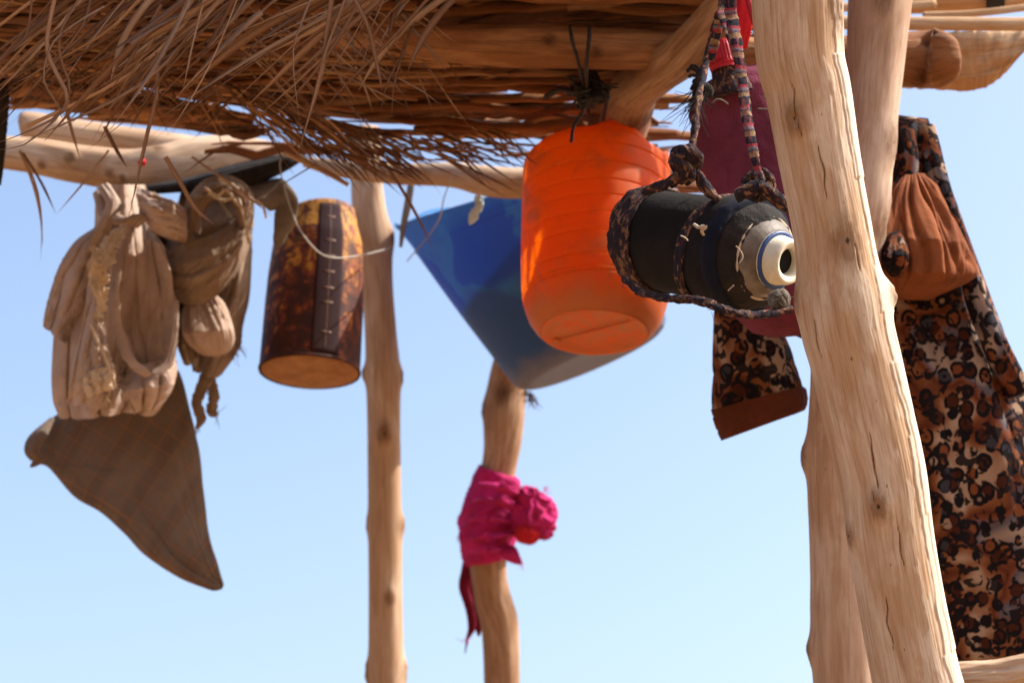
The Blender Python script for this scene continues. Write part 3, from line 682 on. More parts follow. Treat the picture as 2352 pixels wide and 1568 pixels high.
# ------------------------------------------------------------------ cloth things
def sack(name, L, R, d, thick, mat, parent=None, n=110, m_=110, amp=.006, kf=3., kt=1.2, seed=0, crease=1., power=.8, round_end=(.1, .1), fine=.3, conv=None):
    """soft closed volume between a left and a right outline, elliptical section, folds running along it"""
    l = cr(L, n); r = cr(R, n); t = np.linspace(0, 1, n)
    dd = np.interp(t, np.linspace(0, 1, len(d)), d); tk = np.interp(t, np.linspace(0, 1, len(thick)), thick)
    e0 = np.clip(t/max(round_end[0], 1e-6), 0, 1); e1 = np.clip((1-t)/max(round_end[1], 1e-6), 0, 1)
    tk = tk*np.maximum(.08, np.sqrt(np.clip(1-(1-e0)**2, 0, 1))*np.sqrt(np.clip(1-(1-e1)**2, 0, 1)))
    th = np.linspace(0, 2*np.pi, m_, endpoint=False)
    C, Sn = np.cos(th), np.sin(th)
    x = np.sign(C)*np.abs(C)**power; y = np.sign(Sn)*np.abs(Sn)**power
    u = (l[:, :1]+r[:, :1])/2+x*(r[:, :1]-l[:, :1])/2; v = (l[:, 1:]+r[:, 1:])/2+x*(r[:, 1:]-l[:, 1:])/2
    D = dd[:, None]-y*tk[:, None]
    G = P(u, v, D)
    # fold relief along the surface normal
    a = G-G.mean(1, keepdims=True); nrm = a*[1, 1, .15]; nrm /= np.linalg.norm(nrm, axis=2)[..., None]+1e-9
    tt = t[:, None]; ph = th[None]
    warp = .6*noise(tt*2.1+seed, ph*0+seed, seed=seed)+.35*fbm(C[None]*1.5+0*tt, Sn[None]*1.5, tt*3, seed+2, 2)
    q1 = fbm(C[None]*kf+warp, Sn[None]*kf, tt*kt+seed, seed, 3)
    rid = 1.9*np.abs(q1)**.55-1
    q2 = fbm(C[None]*kf*2.6+warp, Sn[None]*kf*2.6, tt*kt*2.2+seed, seed+4, 3)
    h = (rid*crease+(1-crease)*q1)*.75+fine*q2+.3*crease
    env = np.clip(np.minimum(e0, e1), .25, 1)[:, None]
    if conv is not None: env = env*np.interp(t, np.linspace(0, 1, len(conv)), conv)[:, None]
    G = G+nrm*(amp*h*env)[..., None]
    wdt = np.linalg.norm(G[:, 0]-G[:, m_//2], axis=1)
    rc = np.stack([x*wdt[:, None], y*.05+0*tt, tt+0*ph], -1)
    return grid_obj(name, G, mat, parent, rc)
def fold_strip(name, pts, mat, parent=None, flat=.35, n=60, ns=28, seed=0, amp=.25, twist=0., ref=None, rag=0.):
    """flattened strip or roll of cloth along a path (u, v, d, half width px)"""
    X, r, s = path(pts, n)
    def disp(th, ss, R):
        e = np.clip(ss/s[-1], 0, 1)
        return R*amp*(1.9*np.abs(fbm(np.cos(th)*2.6+seed, np.sin(th)*2.6, ss*5, seed, 3))**.55-1)*.7+R*amp*.35*fbm(np.cos(th)*5, np.sin(th)*5+seed, ss*16, seed, 3)+R*rag*noise(np.cos(th)*5, ss*220, seed=seed)
    G, rc = tube_grid(X, r, s, ns, flat=flat, disp=disp, twist=twist, ref=ref)
    return grid_obj(name, G, mat, parent, rc)
def fibres(name, centers, mat, parent, n=40, L=(.008, .02), r=.0005, dirn=(0, 0, -1), spread=.6, seed=0):
    """loose threads sticking out of a torn edge: one joined part"""
    rr = np.random.default_rng(seed); b = Batch(); C_ = np.asarray(centers)
    for i in range(n):
        c = C_[rr.integers(len(C_))]+rr.normal(0, .002, 3); dv = np.array(dirn)+rr.normal(0, spread, 3); dv /= np.linalg.norm(dv)
        ll = rr.uniform(*L); bend = rr.normal(0, .35, 3)
        X = c+dv*np.linspace(0, ll, 5)[:, None]+bend*(np.linspace(0, 1, 5)**2)[:, None]*ll
        G, rc = tube_grid(X, np.full(5, r)*np.linspace(1, .5, 5), np.linspace(0, ll, 5), 3)
        b.add(G.reshape(-1, 3), grid_faces(5, 3), rr.random(), rc.reshape(-1, 3))
    o = b.build(name, mat, parent); o['kind'] = 'stuff'; return o

def drape(name, L, R, d, A, N, mat, parent=None, n=120, m_=200, seed=0, over=.8, bow=.03, thick=.0014, hem=8., fine=.0012, pw=1.):
    """a real hanging sheet gathered into overlapping pleats between a left and a right edge; d and A (metres) run down it"""
    l = cr(L, n); r = cr(R, n); b = np.linspace(0, 1, n)[:, None]; a = np.linspace(0, 1, m_)[None]
    dd = np.interp(b[:, 0], np.linspace(0, 1, len(d)), d)[:, None]; AA = np.interp(b[:, 0], np.linspace(0, 1, len(A)), A)[:, None]
    aw = a+.09*noise(a*2.7+0*b, b*1.3, seed=seed)+.03*noise(a*9+0*b, b*2.6, seed=seed+1)
    ph = 2*np.pi*N*aw+.9*noise(a*2+0*b, b*2.2, seed=seed+2)
    amp = AA*(.12+1.15*sstep(.05, .75, np.abs(noise(a*N*.55+0*b, b*1.3, seed=seed+3))*1.3))
    z = np.cos(ph)+.28*np.cos(2*ph+1.)*noise(a*N+0*b, b*3, seed=seed+6)
    wpx = np.linalg.norm(r-l, axis=1)[:, None]; k = wpx*K*dd
    lat = np.clip(over*amp/np.maximum(k, .01), 0, .35/N)*np.sin(ph)*1.1
    x = np.clip(a+lat, -.03, 1.03)
    u = l[:, :1]*(1-x)+r[:, :1]*x; v = l[:, 1:]*(1-x)+r[:, 1:]*x
    v = v+hem*(b**4)*(np.cos(ph)*.6+noise(a*N*1.5+0*b, 3., seed=seed+4))
    D = dd-amp*z-.004*(1.9*np.abs(fbm(a*5+b*2.5, b*3.2, seed=seed+9, o=3))**.55-1)-bow*np.sin(np.pi*np.clip(x, 0, 1))+fine*fbm(a*40+0*b, b*26, seed=seed+5, o=3)+fine*2*fbm(a*8+0*b, b*9, seed=seed+7, o=3)
    F = P(u, v, D)
    du = np.gradient(F, axis=1); dv = np.gradient(F, axis=0); nn = np.cross(du, dv); nn /= np.linalg.norm(nn, axis=2)[..., None]+1e-12
    B = F-nn*thick*np.sign((nn@(-FWD)).mean() or 1)
    G = np.concatenate([F, B[:, ::-1]], 1)
    rc = np.stack([np.concatenate([a*k, (a*k)[:, ::-1]], 1)+0*G[..., 0], G[..., 1]*0, np.repeat(b, 2*m_, 1)], -1)
    return grid_obj(name, G, mat, parent, rc, caps=False)
# beige bundle
bd = thing('cloth_bundle', 'bunched beige cloth bundle with a frayed strip hanging from the left log', 'cloth bundle', P(250, 950, 3.15))
sack('inner_roll', [(232, 425), (228, 480), (220, 540), (185, 600), (160, 680), (150, 780), (145, 860), (150, 910), (170, 936)], [(330, 425), (340, 470), (350, 530), (372, 590), (385, 680), (390, 780), (380, 860), (360, 910), (330, 934)],
     [3.24, 3.22, 3.20, 3.18, 3.18], [.035, .05, .08, .09, .07], M['beige'], bd, n=160, m_=240, amp=.014, kf=4.2, kt=.8, seed=2, round_end=(.02, .14), fine=.35)
drape('gathered_cloth', [(226, 424), (222, 480), (216, 530), (175, 585), (145, 660), (132, 760), (126, 860), (128, 915), (140, 950)], [(330, 424), (342, 470), (352, 530), (385, 590), (402, 680), (407, 780), (396, 860), (378, 915), (350, 948)],
      [3.17, 3.14, 3.12, 3.11, 3.12], [.008, .02, .034, .036, .028], 5.5, M['beige'], bd, n=170, m_=420, seed=3, hem=9, bow=.06)
drape('side_fold', [(222, 520), (170, 560), (130, 630), (108, 700), (100, 752)], [(262, 530), (235, 600), (205, 680), (172, 745), (150, 790)], [3.12, 3.09, 3.08], [.006, .016, .018], 2.2, M['beige'], bd, n=100, m_=150, seed=14, hem=9, bow=.02)
drape('front_fold', [(232, 560), (205, 650), (180, 760), (160, 860), (152, 925)], [(300, 560), (290, 680), (278, 790), (262, 880), (250, 940)], [3.08, 3.05, 3.03, 3.04], [.008, .018, .024, .02], 3.0, M['beige'], bd, n=130, m_=220, seed=25, hem=10, bow=.02)
drape('front_fold', [(296, 540), (275, 640), (272, 730), (292, 800), (318, 840)], [(372, 560), (396, 650), (402, 740), (398, 810), (376, 850)], [3.08, 3.05, 3.04, 3.04], [.008, .018, .022, .014], 3.4, M['beige'], bd, n=130, m_=240, seed=36, hem=5, bow=-.02)
drape('under_fold', [(262, 850), (268, 880), (282, 912), (305, 940)], [(402, 820), (402, 860), (388, 905), (362, 940)], [3.06, 3.03, 3.05], [.006, .014, .014], 3.3, M['beige'], bd, n=70, m_=200, seed=47, hem=8, bow=.03)
fold_strip('loop_fold', [(292, 525, 3.03, 7), (274, 600, 3.00, 9), (266, 680, 2.985, 9), (274, 760, 2.98, 11), (302, 828, 2.97, 13), (345, 856, 2.97, 13), (386, 836, 2.98, 11), (402, 770, 3.0, 7), (404, 690, 3.03, 8)], M['beige'], bd, flat=.22, n=240, ns=60, seed=3, amp=.8, rag=.12)
fold_strip('neck_wrap', [(228, 440, 3.12, 13), (246, 490, 3.09, 17), (290, 508, 3.06, 19), (328, 500, 3.06, 15), (328, 480, 3.09, 9)], M['beige'], bd, flat=.6, n=100, ns=44, seed=15, amp=.75)
fold_strip('neck_wrap', [(240, 428, 3.11, 15), (262, 470, 3.08, 18), (240, 525, 3.07, 20), (212, 575, 3.08, 16)], M['beige'], bd, flat=.55, n=100, ns=44, seed=16, amp=.8)
drape('neck_band', [(308, 430), (345, 440), (395, 455), (430, 480)], [(322, 492), (352, 530), (395, 552), (430, 560)], [3.1, 3.07, 3.06, 3.09], [.004, .006, .007, .004], 4.3, M['beige'], bd, n=90, m_=160, seed=58, hem=2, bow=.03)
s1 = fold_strip('frayed_strip', [(285, 520, 3.0, 9), (258, 552, 2.98, 20), (234, 600, 2.96, 25), (224, 640, 2.96, 22), (234, 690, 2.96, 13), (228, 730, 2.96, 12)], M['fray'], bd, flat=.3, n=160, ns=60, seed=5, amp=.6, rag=.4)
drape('torn_flap', [(208, 740), (196, 780), (190, 830), (196, 880), (208, 906)], [(234, 740), (246, 790), (256, 830), (262, 870), (268, 888)], [2.97, 2.955, 2.95, 2.96], [.002, .004, .005, .006], 2.3, M['beige'], bd, n=80, m_=110, seed=69, hem=7, bow=.008)
drape('torn_flap', [(190, 856), (192, 880), (200, 905)], [(262, 838), (266, 862), (270, 884)], [2.94, 2.935, 2.94], [.002, .004, .005], 2.6, M['fray'], bd, n=40, m_=110, seed=71, hem=7, bow=.006)
fold_strip('frayed_strip', [(208, 745, 2.94, 3), (228, 790, 2.935, 4), (246, 830, 2.93, 4), (262, 880, 2.93, 3)], M['fray'], bd, flat=.6, n=60, ns=12, seed=20, rag=.4)
fibres('loose_thread', [P(u, v, 2.95) for u, v in [(205, 600), (215, 640), (225, 660), (222, 720), (235, 735), (245, 600), (215, 570), (198, 890), (240, 905), (190, 870), (260, 885)]], M['fray'], bd, 140, (.006, .022), .0006, seed=3)

# checked cloth
ck = thing('checked_cloth', 'dark brown checked cloth hanging in a long point below the beige bundle', 'cloth', P(500, 1355, 3.28))
sack('point', [(260, 880), (190, 920), (118, 962), (70, 1020), (78, 1062), (110, 1074), (170, 1140), (232, 1176), (288, 1226), (334, 1274), (412, 1326), (478, 1352), (498, 1356)],
     [(398, 840), (415, 880), (432, 940), (448, 1000), (458, 1060), (464, 1110), (470, 1160), (476, 1210), (484, 1250), (494, 1285), (502, 1315), (510, 1340), (510, 1352)],
     [3.3, 3.3, 3.28, 3.26, 3.26], [.03, .04, .04, .03, .015], M['check'], ck, n=200, m_=200, amp=.013, kf=1.6, kt=1.5, seed=31, crease=.5, round_end=(.03, .05), fine=.18)
fold_strip('torn_corner', [(120, 960, 3.27, 6), (88, 1000, 3.24, 18), (72, 1032, 3.23, 17), (84, 1056, 3.23, 12), (70, 1072, 3.23, 3)], M['check'], ck, flat=.5, n=50, seed=3, amp=.5)
# knotted grey bundle
gb = thing('knotted_cloth', 'grey brown knotted cloth with dark tail, right of the beige bundle', 'cloth bundle', P(480, 860, 3.25))
sack('wrapped_knot', [(415, 440), (400, 500), (384, 560), (380, 620), (398, 680), (430, 702)], [(540, 408), (575, 455), (580, 520), (560, 590), (520, 640), (470, 690)], [3.24, 3.2, 3.2, 3.24], [.04, .075, .08, .05], M['grey_cloth'], gb, n=150, m_=160, amp=.010, kf=1.8, kt=1.6, seed=41, crease=.8, round_end=(.15, .2))
fold_strip('knot_fold', [(380, 470, 3.13, 14), (410, 520, 3.1, 18), (440, 565, 3.1, 14)], M['grey_cloth'], gb, flat=.55, n=90, ns=44, seed=18, amp=.7)
sack('bulge', [(452, 668), (428, 700), (418, 745), (430, 785), (462, 812), (480, 818)], [(478, 664), (508, 695), (526, 735), (534, 775), (524, 805), (500, 818)], [3.16, 3.14, 3.16], [.02, .04, .03], M['beige'], gb, n=110, m_=120, amp=.008, kf=2.4, kt=.7, seed=43, crease=.9, round_end=(.1, .3))
drape('dark_tail', [(520, 500), (505, 580), (490, 680), (440, 760), (425, 810), (440, 855)], [(578, 495), (577, 600), (570, 690), (556, 750), (548, 800), (505, 862)], [3.3, 3.28, 3.28, 3.28], [.006, .012, .014, .012], 3.4, M['grey_cloth'], gb, n=130, m_=170, seed=81, hem=10)
drape('side_fold', [(402, 690), (398, 730), (402, 780), (418, 830)], [(455, 690), (448, 740), (446, 790), (456, 830)], [3.2, 3.17, 3.18], [.005, .010, .010], 2.6, M['grey_cloth'], gb, n=70, m_=90, seed=82, hem=8)
sack('inner_fold', [(345, 470), (350, 540), (372, 620), (392, 700)], [(440, 470), (448, 540), (450, 620), (440, 710)], [3.26, 3.25, 3.25], [.02, .03, .02], M['grey_cloth'], gb, n=80, m_=80, amp=.008, kf=2.2, kt=.8, seed=91, crease=.8)
drape('knot_band', [(378, 575), (420, 560), (480, 540), (540, 505), (574, 480)], [(400, 690), (445, 706), (505, 676), (552, 620), (580, 550)], [3.13, 3.10, 3.09, 3.11, 3.15], [.003, .005, .006, .005, .003], 3.6, M['grey_cloth'], gb, n=140, m_=170, seed=83, hem=1, bow=.035, over=.5)
drape('knot_band', [(418, 520), (428, 462), (470, 412), (530, 402), (580, 440), (584, 520)], [(462, 540), (470, 490), (496, 462), (522, 462), (540, 490), (540, 540)], [3.12, 3.09, 3.08, 3.08, 3.1, 3.13], [.002, .004, .005, .005, .004, .002], 2.6, M['grey_cloth'], gb, n=150, m_=120, seed=84, hem=1, bow=.03, over=.5)
fold_strip('ragged_tail', [(490, 830, 3.28, 18), (470, 880, 3.27, 16), (452, 925, 3.27, 13), (462, 960, 3.27, 12), (452, 985, 3.27, 4)], M['grey_cloth'], gb, flat=.5, n=70, seed=6, amp=.6, rag=.2)
fold_strip('ragged_tail', [(478, 850, 3.29, 10), (490, 900, 3.29, 12), (486, 945, 3.29, 14), (500, 952, 3.29, 5)], M['grey_cloth'], gb, flat=.5, n=60, seed=7, amp=.6, rag=.25)
fibres('loose_thread', [P(u, v, 3.26) for u, v in [(452, 985), (495, 945), (470, 900), (548, 790), (540, 810)]], M['grey_cloth'], gb, 50, (.006, .02), .0007, seed=5)
for i, pts in enumerate([[(470, 430), (500, 450), (520, 436), (548, 470), (580, 492)], [(478, 442), (510, 460), (545, 455), (560, 500), (572, 560)], [(500, 410), (540, 430), (560, 450), (600, 470), (612, 500)], [(430, 462), (470, 448), (505, 462), (530, 500)]]):
    tube('tie_strand', [(u, v, 3.02+.01*i, 3.2) for u, v in pts], M['thread'] if i < 3 else M['strap_grey'], gb, n=60, ns=8, disp=lambda th, ss, R: R*.6*noise(th*2, ss*240, seed=i))
# grey webbing strap
st = fold_strip('grey_strap', [(560, 425, 3.2, 22), (590, 430, 3.18, 38), (630, 445, 3.17, 42), (660, 462, 3.17, 26), (655, 500, 3.17, 26), (645, 535, 3.17, 17), (640, 555, 3.17, 13), (638, 568, 3.17, 5)], M['strap_grey'], None, flat=.22, n=80, seed=9, amp=.22, rag=.04)
tag(st, 'folded grey webbing strap hanging beside the top of the amber tin', 'strap')
st = sack('black_sheet', [(250, 440), (330, 428), (430, 412), (520, 384), (600, 366), (680, 352)], [(270, 446), (340, 446), (440, 440), (560, 430), (630, 405), (706, 362)], [3.24, 3.2, 3.2], [.03, .06, .03], M['black_cloth2'], None, n=90, m_=60, amp=.006, seed=3)
tag(st, 'black cloth sheet wedged along the underside of the thick curved log', 'cloth')
st = sack('red_rag', [(322, 366), (318, 374), (322, 381)], [(332, 365), (336, 372), (331, 382)], [3.14, 3.13, 3.14], [.006, .01, .006], M['red'], None, n=20, m_=24, amp=.003, seed=3)
tag(st, 'tiny bright red scrap caught on the thick curved log', 'rag')
fold = fold_strip('dark_binding', [(4, 170, 2.9, 12), (8, 230, 2.9, 13), (4, 300, 2.92, 12), (2, 360, 2.95, 10), (-4, 425, 2.96, 7)], M['black_cloth2'], None, flat=.8, n=60, seed=2, amp=.4, rag=.1)
tag(fold, 'dark ragged binding hanging at the far left edge under the thatch', 'rope')
# pale stick and ribbon
log('pale_stick', [(655, 350, 3.0, 7), (700, 372, 3.0, 7), (760, 402, 3.0, 6), (800, 425, 3.0, 5)], M['pole_far'], 'thin pale stick jutting from the thatch above the amber tin', 50, 12, cat='stick')
r_ = fold_strip('pale_ribbon', [(944, 425, 3.45, 8), (936, 470, 3.45, 9), (926, 520, 3.45, 7), (920, 568, 3.45, 4)], M['strap_grey'], None, flat=.3, n=40, seed=2)
tag(r_, 'narrow grey ribbon dangling behind the left corner of the blue tub', 'ribbon')

# ------------------------------------------------------------------ lathe things
def lathe(name, A, B, prof, mat, parent=None, ns=96, warp=None, ref=None, hgt=False, caps=True, sub=1):
    """A, B: world end points of the axis; prof: [(t, r_metres)]"""
    A = np.asarray(A, float); B = np.asarray(B, float); ax = B-A; L = np.linalg.norm(ax); ax /= L
    n1 = RGT-ax*(ax@RGT); 
    if ref is not None: n1 = np.asarray(ref)-ax*(ax@np.asarray(ref))
    n1 /= np.linalg.norm(n1); n2 = np.cross(ax, n1)
    if n2@FWD > 0: n2 = -n2
    pr = np.array(prof, float)
    if sub > 1:
        k = np.linspace(0, len(pr)-1, (len(pr)-1)*sub+1); pr = np.stack([np.interp(k, np.arange(len(pr)), pr[:, i]) for i in (0, 1)], -1)
    th = np.linspace(0, 2*np.pi, ns, endpoint=False)
    T = pr[:, :1]+0*th; R = pr[:, 1:]+0*th; th2 = th[None]+0*T
    if warp is not None: T, R = warp(T, R, th2)
    G = A+(T*L)[..., None]*ax+(R*np.cos(th2))[..., None]*n1+(R*np.sin(th2))[..., None]*n2
    rc = np.stack([R*np.cos(th2), R*np.sin(th2), T*L], -1)
    return grid_obj(name, G, mat, parent, rc, extra={'hgt': T} if hgt else None, caps=caps)
# orange jug
px = K*2.82
JA = P(1366, 764, 2.80); JB = P(1370, 352, 2.80+.30*.40)
jug = thing('orange_jug', 'bright orange ribbed plastic jug with a cut top hanging by black cord', 'jug', JA)
prof = [(.020, 0.), (.020, 60*px), (.019, 99*px), (.010, 106*px), (-.004, 116*px), (.0, 126*px), (.03, 140*px), (.07, 152*px), (.11, 159*px), (.145, 164*px)]
def jr(t): return np.interp(t, [.145, .2, .28, .4, .9, .96, 1.0], [164, 169, 171.5, 173, 173, 172, 170])*px
for y0 in (.165, .186, .25, .37, .47, .565, .65, .75, .85, .93):
    prof += [(y0-.005, jr(y0)), (y0, jr(y0)), (y0+.003, jr(y0)-2.2*px), (y0+.007, jr(y0)-2.2*px), (y0+.010, jr(y0)), (y0+.015, jr(y0)+.3*px)]
prof += [(.96, 172*px), (1.0, 170*px)]
def jw(T, R, th):
    top = sstep(.9, 1.0, T); cut = .03*np.sin(th*2+.8)-.05*np.maximum(0, -np.cos(th))**3+.03*np.exp(-((th-1.4)/.25)**2)-.10*np.exp(-((th-.62)/.33)**2)+.03*np.maximum(0, noise(th*2.6, seed=6))-.03
    dent = 1+.012*np.sin(th*2+1)*T+.01*fbm(np.cos(th)*1.5, np.sin(th)*1.5, T*3, 3, 2)
    return T+top*cut, R*dent*(1-.02*top*np.abs(np.sin(th*2.5)))
# outer and inner shell: a real thin wall, open at the cut top
inner = [(t, max(r-.0022, 0)) for t, r in prof[::-1]]; inner = [(t+(.006 if t < .03 else 0), r) for t, r in inner]
body_prof = prof+[(1.0, 168*px)]+inner[1:]
lathe('body', JA, JB, body_prof[5:], M['orange'], jug, 128, jw, caps=False, sub=2)
jb = lathe('base', JA, JB, body_prof[:6]+[(.006, 114*px), (.02, 100*px), (.024, 50*px), (.024, 0.)], M['orange_base'], jug, 96, None)
# seam and pads on the base
AX = (JB-JA)/np.linalg.norm(JB-JA)
def onbase(x, y, h=-.001):
    n1 = RGT-AX*(AX@RGT); n1 /= np.linalg.norm(n1); n2 = np.cross(AX, n1); n2 = -n2 if n2@FWD > 0 else n2
    return JA+AX*(h+.014*.3)+n1*x+n2*y
tube('mould_seam', [(*onbase(-.05, -.035), .0012), (*onbase(0, 0), .0014), (*onbase(.05, .035), .0012)], M['orange_base'], jb, n=12, ns=8, world=True)
for sx_ in (-1, 1):
    c = onbase(.056*sx_, .04*sx_, -.004)
    lathe('base_pad', c, c+AX*.004, [(0, 0), (0, .007), (.5, .009), (1, .010)], M['orange_base'], jb, 20)
# black cord for the jug
cd = thing('black_cord_hanger', 'tangled black cord knotted above the orange jug and passed through its rim', 'cord', P(1350, 250, 2.8))
for i, (p_, r_) in enumerate([([(1308, 60, 2.58), (1316, 100, 2.57), (1330, 150, 2.6), (1342, 200, 2.68)], 4.5), ([(1354, 60, 2.58), (1352, 100, 2.57), (1346, 160, 2.6), (1350, 220, 2.7)], 4.5), ([(1348, 222, 2.70), (1335, 262, 2.70), (1318, 290, 2.7), (1312, 326, 2.69)], 4),
     ([(1350, 225, 2.8), (1352, 262, 2.82), (1356, 300, 2.86)], 4), ([(1395, 205, 2.69), (1392, 240, 2.72), (1385, 275, 2.8)], 5), ([(1252, 224, 2.7), (1285, 207, 2.69), (1330, 214, 2.68), (1372, 196, 2.68), (1398, 205, 2.69)], 6)]):
    tube('cord', [(*q, r_) for q in p_], M['cord'], cd, n=40, ns=8, disp=lambda th, ss, R: R*.3*noise(th*2, ss*400, seed=i))
rk_ = np.random.default_rng(5)
for i in range(14):
    c0 = np.array([1358, 208, 2.69]); pts = [(c0[0]+rk_.normal(0, 20), c0[1]+rk_.normal(0, 21), c0[2]+rk_.normal(0, .01)) for _ in range(7)]
    tube('knot_loop', [(*q, rk_.uniform(3, 6)) for q in pts], M['cord'], cd, n=60, ns=7)
for i in range(14):
    q = rk_.normal(0, 1, 2); tube('cord_end', [(1360, 205, 2.68, 2.6), (1360+q[0]*25, 205+q[1]*16, 2.67, 2.4), (1355+q[0]*42, 212+q[1]*26, 2.67, 1.6)], M['cord'], cd, n=12, ns=5)
# blue tub
pb = K*3.52
BA = P(1362, 826, 3.50); BB = P(1171, 385, 3.56)
tub = thing('blue_tub', 'faded blue plastic tub hanging tilted behind the orange jug, dusty at its bottom', 'tub', BA)
bp = [(-.0, 0.), (-.002, 120*pb), (-.004, 150*pb), (-.002, 166*pb), (.012, 180*pb), (.04, 190*pb), (.2, 208*pb), (.4, 230*pb), (.6, 251*pb), (.78, 269*pb), (.80, 272*pb), (.815, 271*pb), (.9, 279*pb), (.985, 287*pb), (.99, 290*pb), (1.0, 290*pb), (1.0, 284*pb)]
bp += [(.9, 275*pb), (.5, 236*pb), (.05, 186*pb), (.02, 170*pb), (.012, 0.)]
def bw(T, R, th):
    T = T-sstep(.6, 1., T)*(.10*((1+np.cos(th))/2)**1.5+.21*np.maximum(0, np.sin(th))**.8)
    return T+sstep(.82, 1., T)*(.05*np.sin(th*3+2.2)+.02*np.sin(th*5))-.03*sstep(.82, 1, T)*np.exp(-((th-1.9)/.5)**2), R*(1+.03*np.sin(th*2+.9)*T+.018*fbm(np.cos(th)*1.3, np.sin(th)*1.3, T*2, 5, 2))
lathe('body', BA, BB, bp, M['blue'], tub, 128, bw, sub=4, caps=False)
fold_strip('torn_patch', [(1096, 448, 3.17, 7), (1100, 470, 3.17, 12), (1090, 490, 3.17, 10), (1084, 502, 3.17, 11), (1078, 516, 3.17, 2)], M['pale_rag'], tub, flat=.18, n=50, seed=2, amp=.5, rag=.3)
fibres('frayed_end', [P(1215, 905, 3.5), P(1208, 900, 3.5), P(1222, 915, 3.5)], M['grey_cloth'], tub, 60, (.006, .022), .0009, seed=8)
# amber tin
pt = K*3.3
TA = P(711, 856, 3.30); TB = P(735, 490, 3.40)
tin = thing('amber_tin', 'amber and dark red printed tin hanging beside the straight post, its bare base towards us', 'tin', TA)
def tw(T, R, th):
    cut = sstep(.9, 1, T)*(-.02+.035*np.sin(th+.8)); return T+cut, R*(1+.03*np.sin(th*2+.4)*T+.012*fbm(np.cos(th)*1.4, np.sin(th)*1.4, T*3, 3, 2))
lathe('body', TA, TB, [(0, 117*pt), (.012, 118.5*pt), (.02, 116*pt), (.2, 115*pt), (.4, 114*pt), (.6, 111*pt), (.8, 104*pt), (.92, 90*pt), (1.0, 82*pt), (1.0, 80*pt), (.9, 86*pt), (.5, 109*pt), (.03, 112*pt)], M['tin'], tin, 96, tw, hgt=True, caps=False, sub=4)
TX = (TB-TA)/np.linalg.norm(TB-TA)
def tinpt(t, th, dr=0.):
    n1 = RGT-TX*(TX@RGT); n1 /= np.linalg.norm(n1); n2 = np.cross(TX, n1); n2 = -n2 if n2@FWD > 0 else n2
    prof_ = np.interp(t, [0, .02, .2, .4, .6, .8, .92, 1.], [118, 116, 115, 114, 111, 104, 90, 82])*pt
    T_, R_ = tw(np.array([t]), np.array([prof_]), np.array([th])); L_ = np.linalg.norm(TB-TA)
    return TA+TX*T_[0]*L_+(R_[0]+dr)*(np.cos(th)*n1+np.sin(th)*n2)
def tin_patch(name, t0, t1, a0, a1, dr, mat, n=40, m_=12, par=None):
    g0 = np.array([[tinpt(t, a, dr) for a in np.linspace(a0, a1, m_)] for t in np.linspace(t0, t1, n)])
    g1 = np.array([[tinpt(t, a, dr-.0012) for a in np.linspace(a1, a0, m_)] for t in np.linspace(t0, t1, n)])
    return grid_obj(name, np.concatenate([g0, g1], 1), mat, par or tin, np.zeros((n, 2*m_, 3)))
a0, a1 = math.radians(64), math.radians(93)
band = tin_patch('dark_band', .03, .97, math.radians(52), math.radians(84), .0011, M['tin_band'])
for t in (.15, .33, .42, .52, .62, .72, .88): tin_patch('print_mark', t, t+.008, math.radians(62), math.radians(74), .0017, M['tick'], 3, 4, band)
tin_patch('print_mark', .05, .96, math.radians(68), math.radians(68.6), .0016, M['tick'], 40, 3, band)
def tbw(T, R, th): return T-.012*np.maximum(0, np.cos(th-.6))*R/(117*pt), R
lathe('base', TA, TB, [(-.004, 0), (-.004, 40*pt), (-.003, 80*pt), (-.001, 108*pt), (.006, 114*pt), (.014, 110*pt)], M['tin_base'], tin, 96, None)
crack = [P(712, 818, 3.27), P(752, 833, 3.265), P(800, 850, 3.26)]
tube('dark_slit', [(*(TA-TX*.0020+x), r) for x, r in [(np.array([.0, -.055, .0])+TX*0.016, .0008), (np.array([.035, -.03, 0])+TX*.008, .004), (np.array([.062, .0, 0])+TX*0.001, .001)]], M['hole'], tin, n=20, ns=8, world=True)
# wire
wr = tube('wire', [(655, 350, 3.1, 1.6), (643, 375, 3.1, 1.6), (650, 420, 3.1, 1.6), (668, 480, 3.1, 1.8), (690, 530, 3.1, 2.0), (730, 578, 3.1, 2.1), (770, 592, 3.12, 1.8), (830, 586, 3.2, 1.5), (880, 574, 3.4, 1.4), (902, 568, 3.52, 1.4)], M['wire'], None, n=120, ns=7)
tag(wr, 'thin grey wire looping from the thatch across the amber tin to the post', 'wire')
wr = tube('wire', [(935, 600, 3.4, 1.5), (985, 540, 3.35, 1.5), (1010, 500, 3.3, 1.8), (1020, 455, 3.25, 1.5), (1040, 400, 3.2, 1.3)], M['wire'], None, n=60, ns=6)
tag(wr, 'thin slack wire crossing the upper left corner of the blue tub', 'wire')
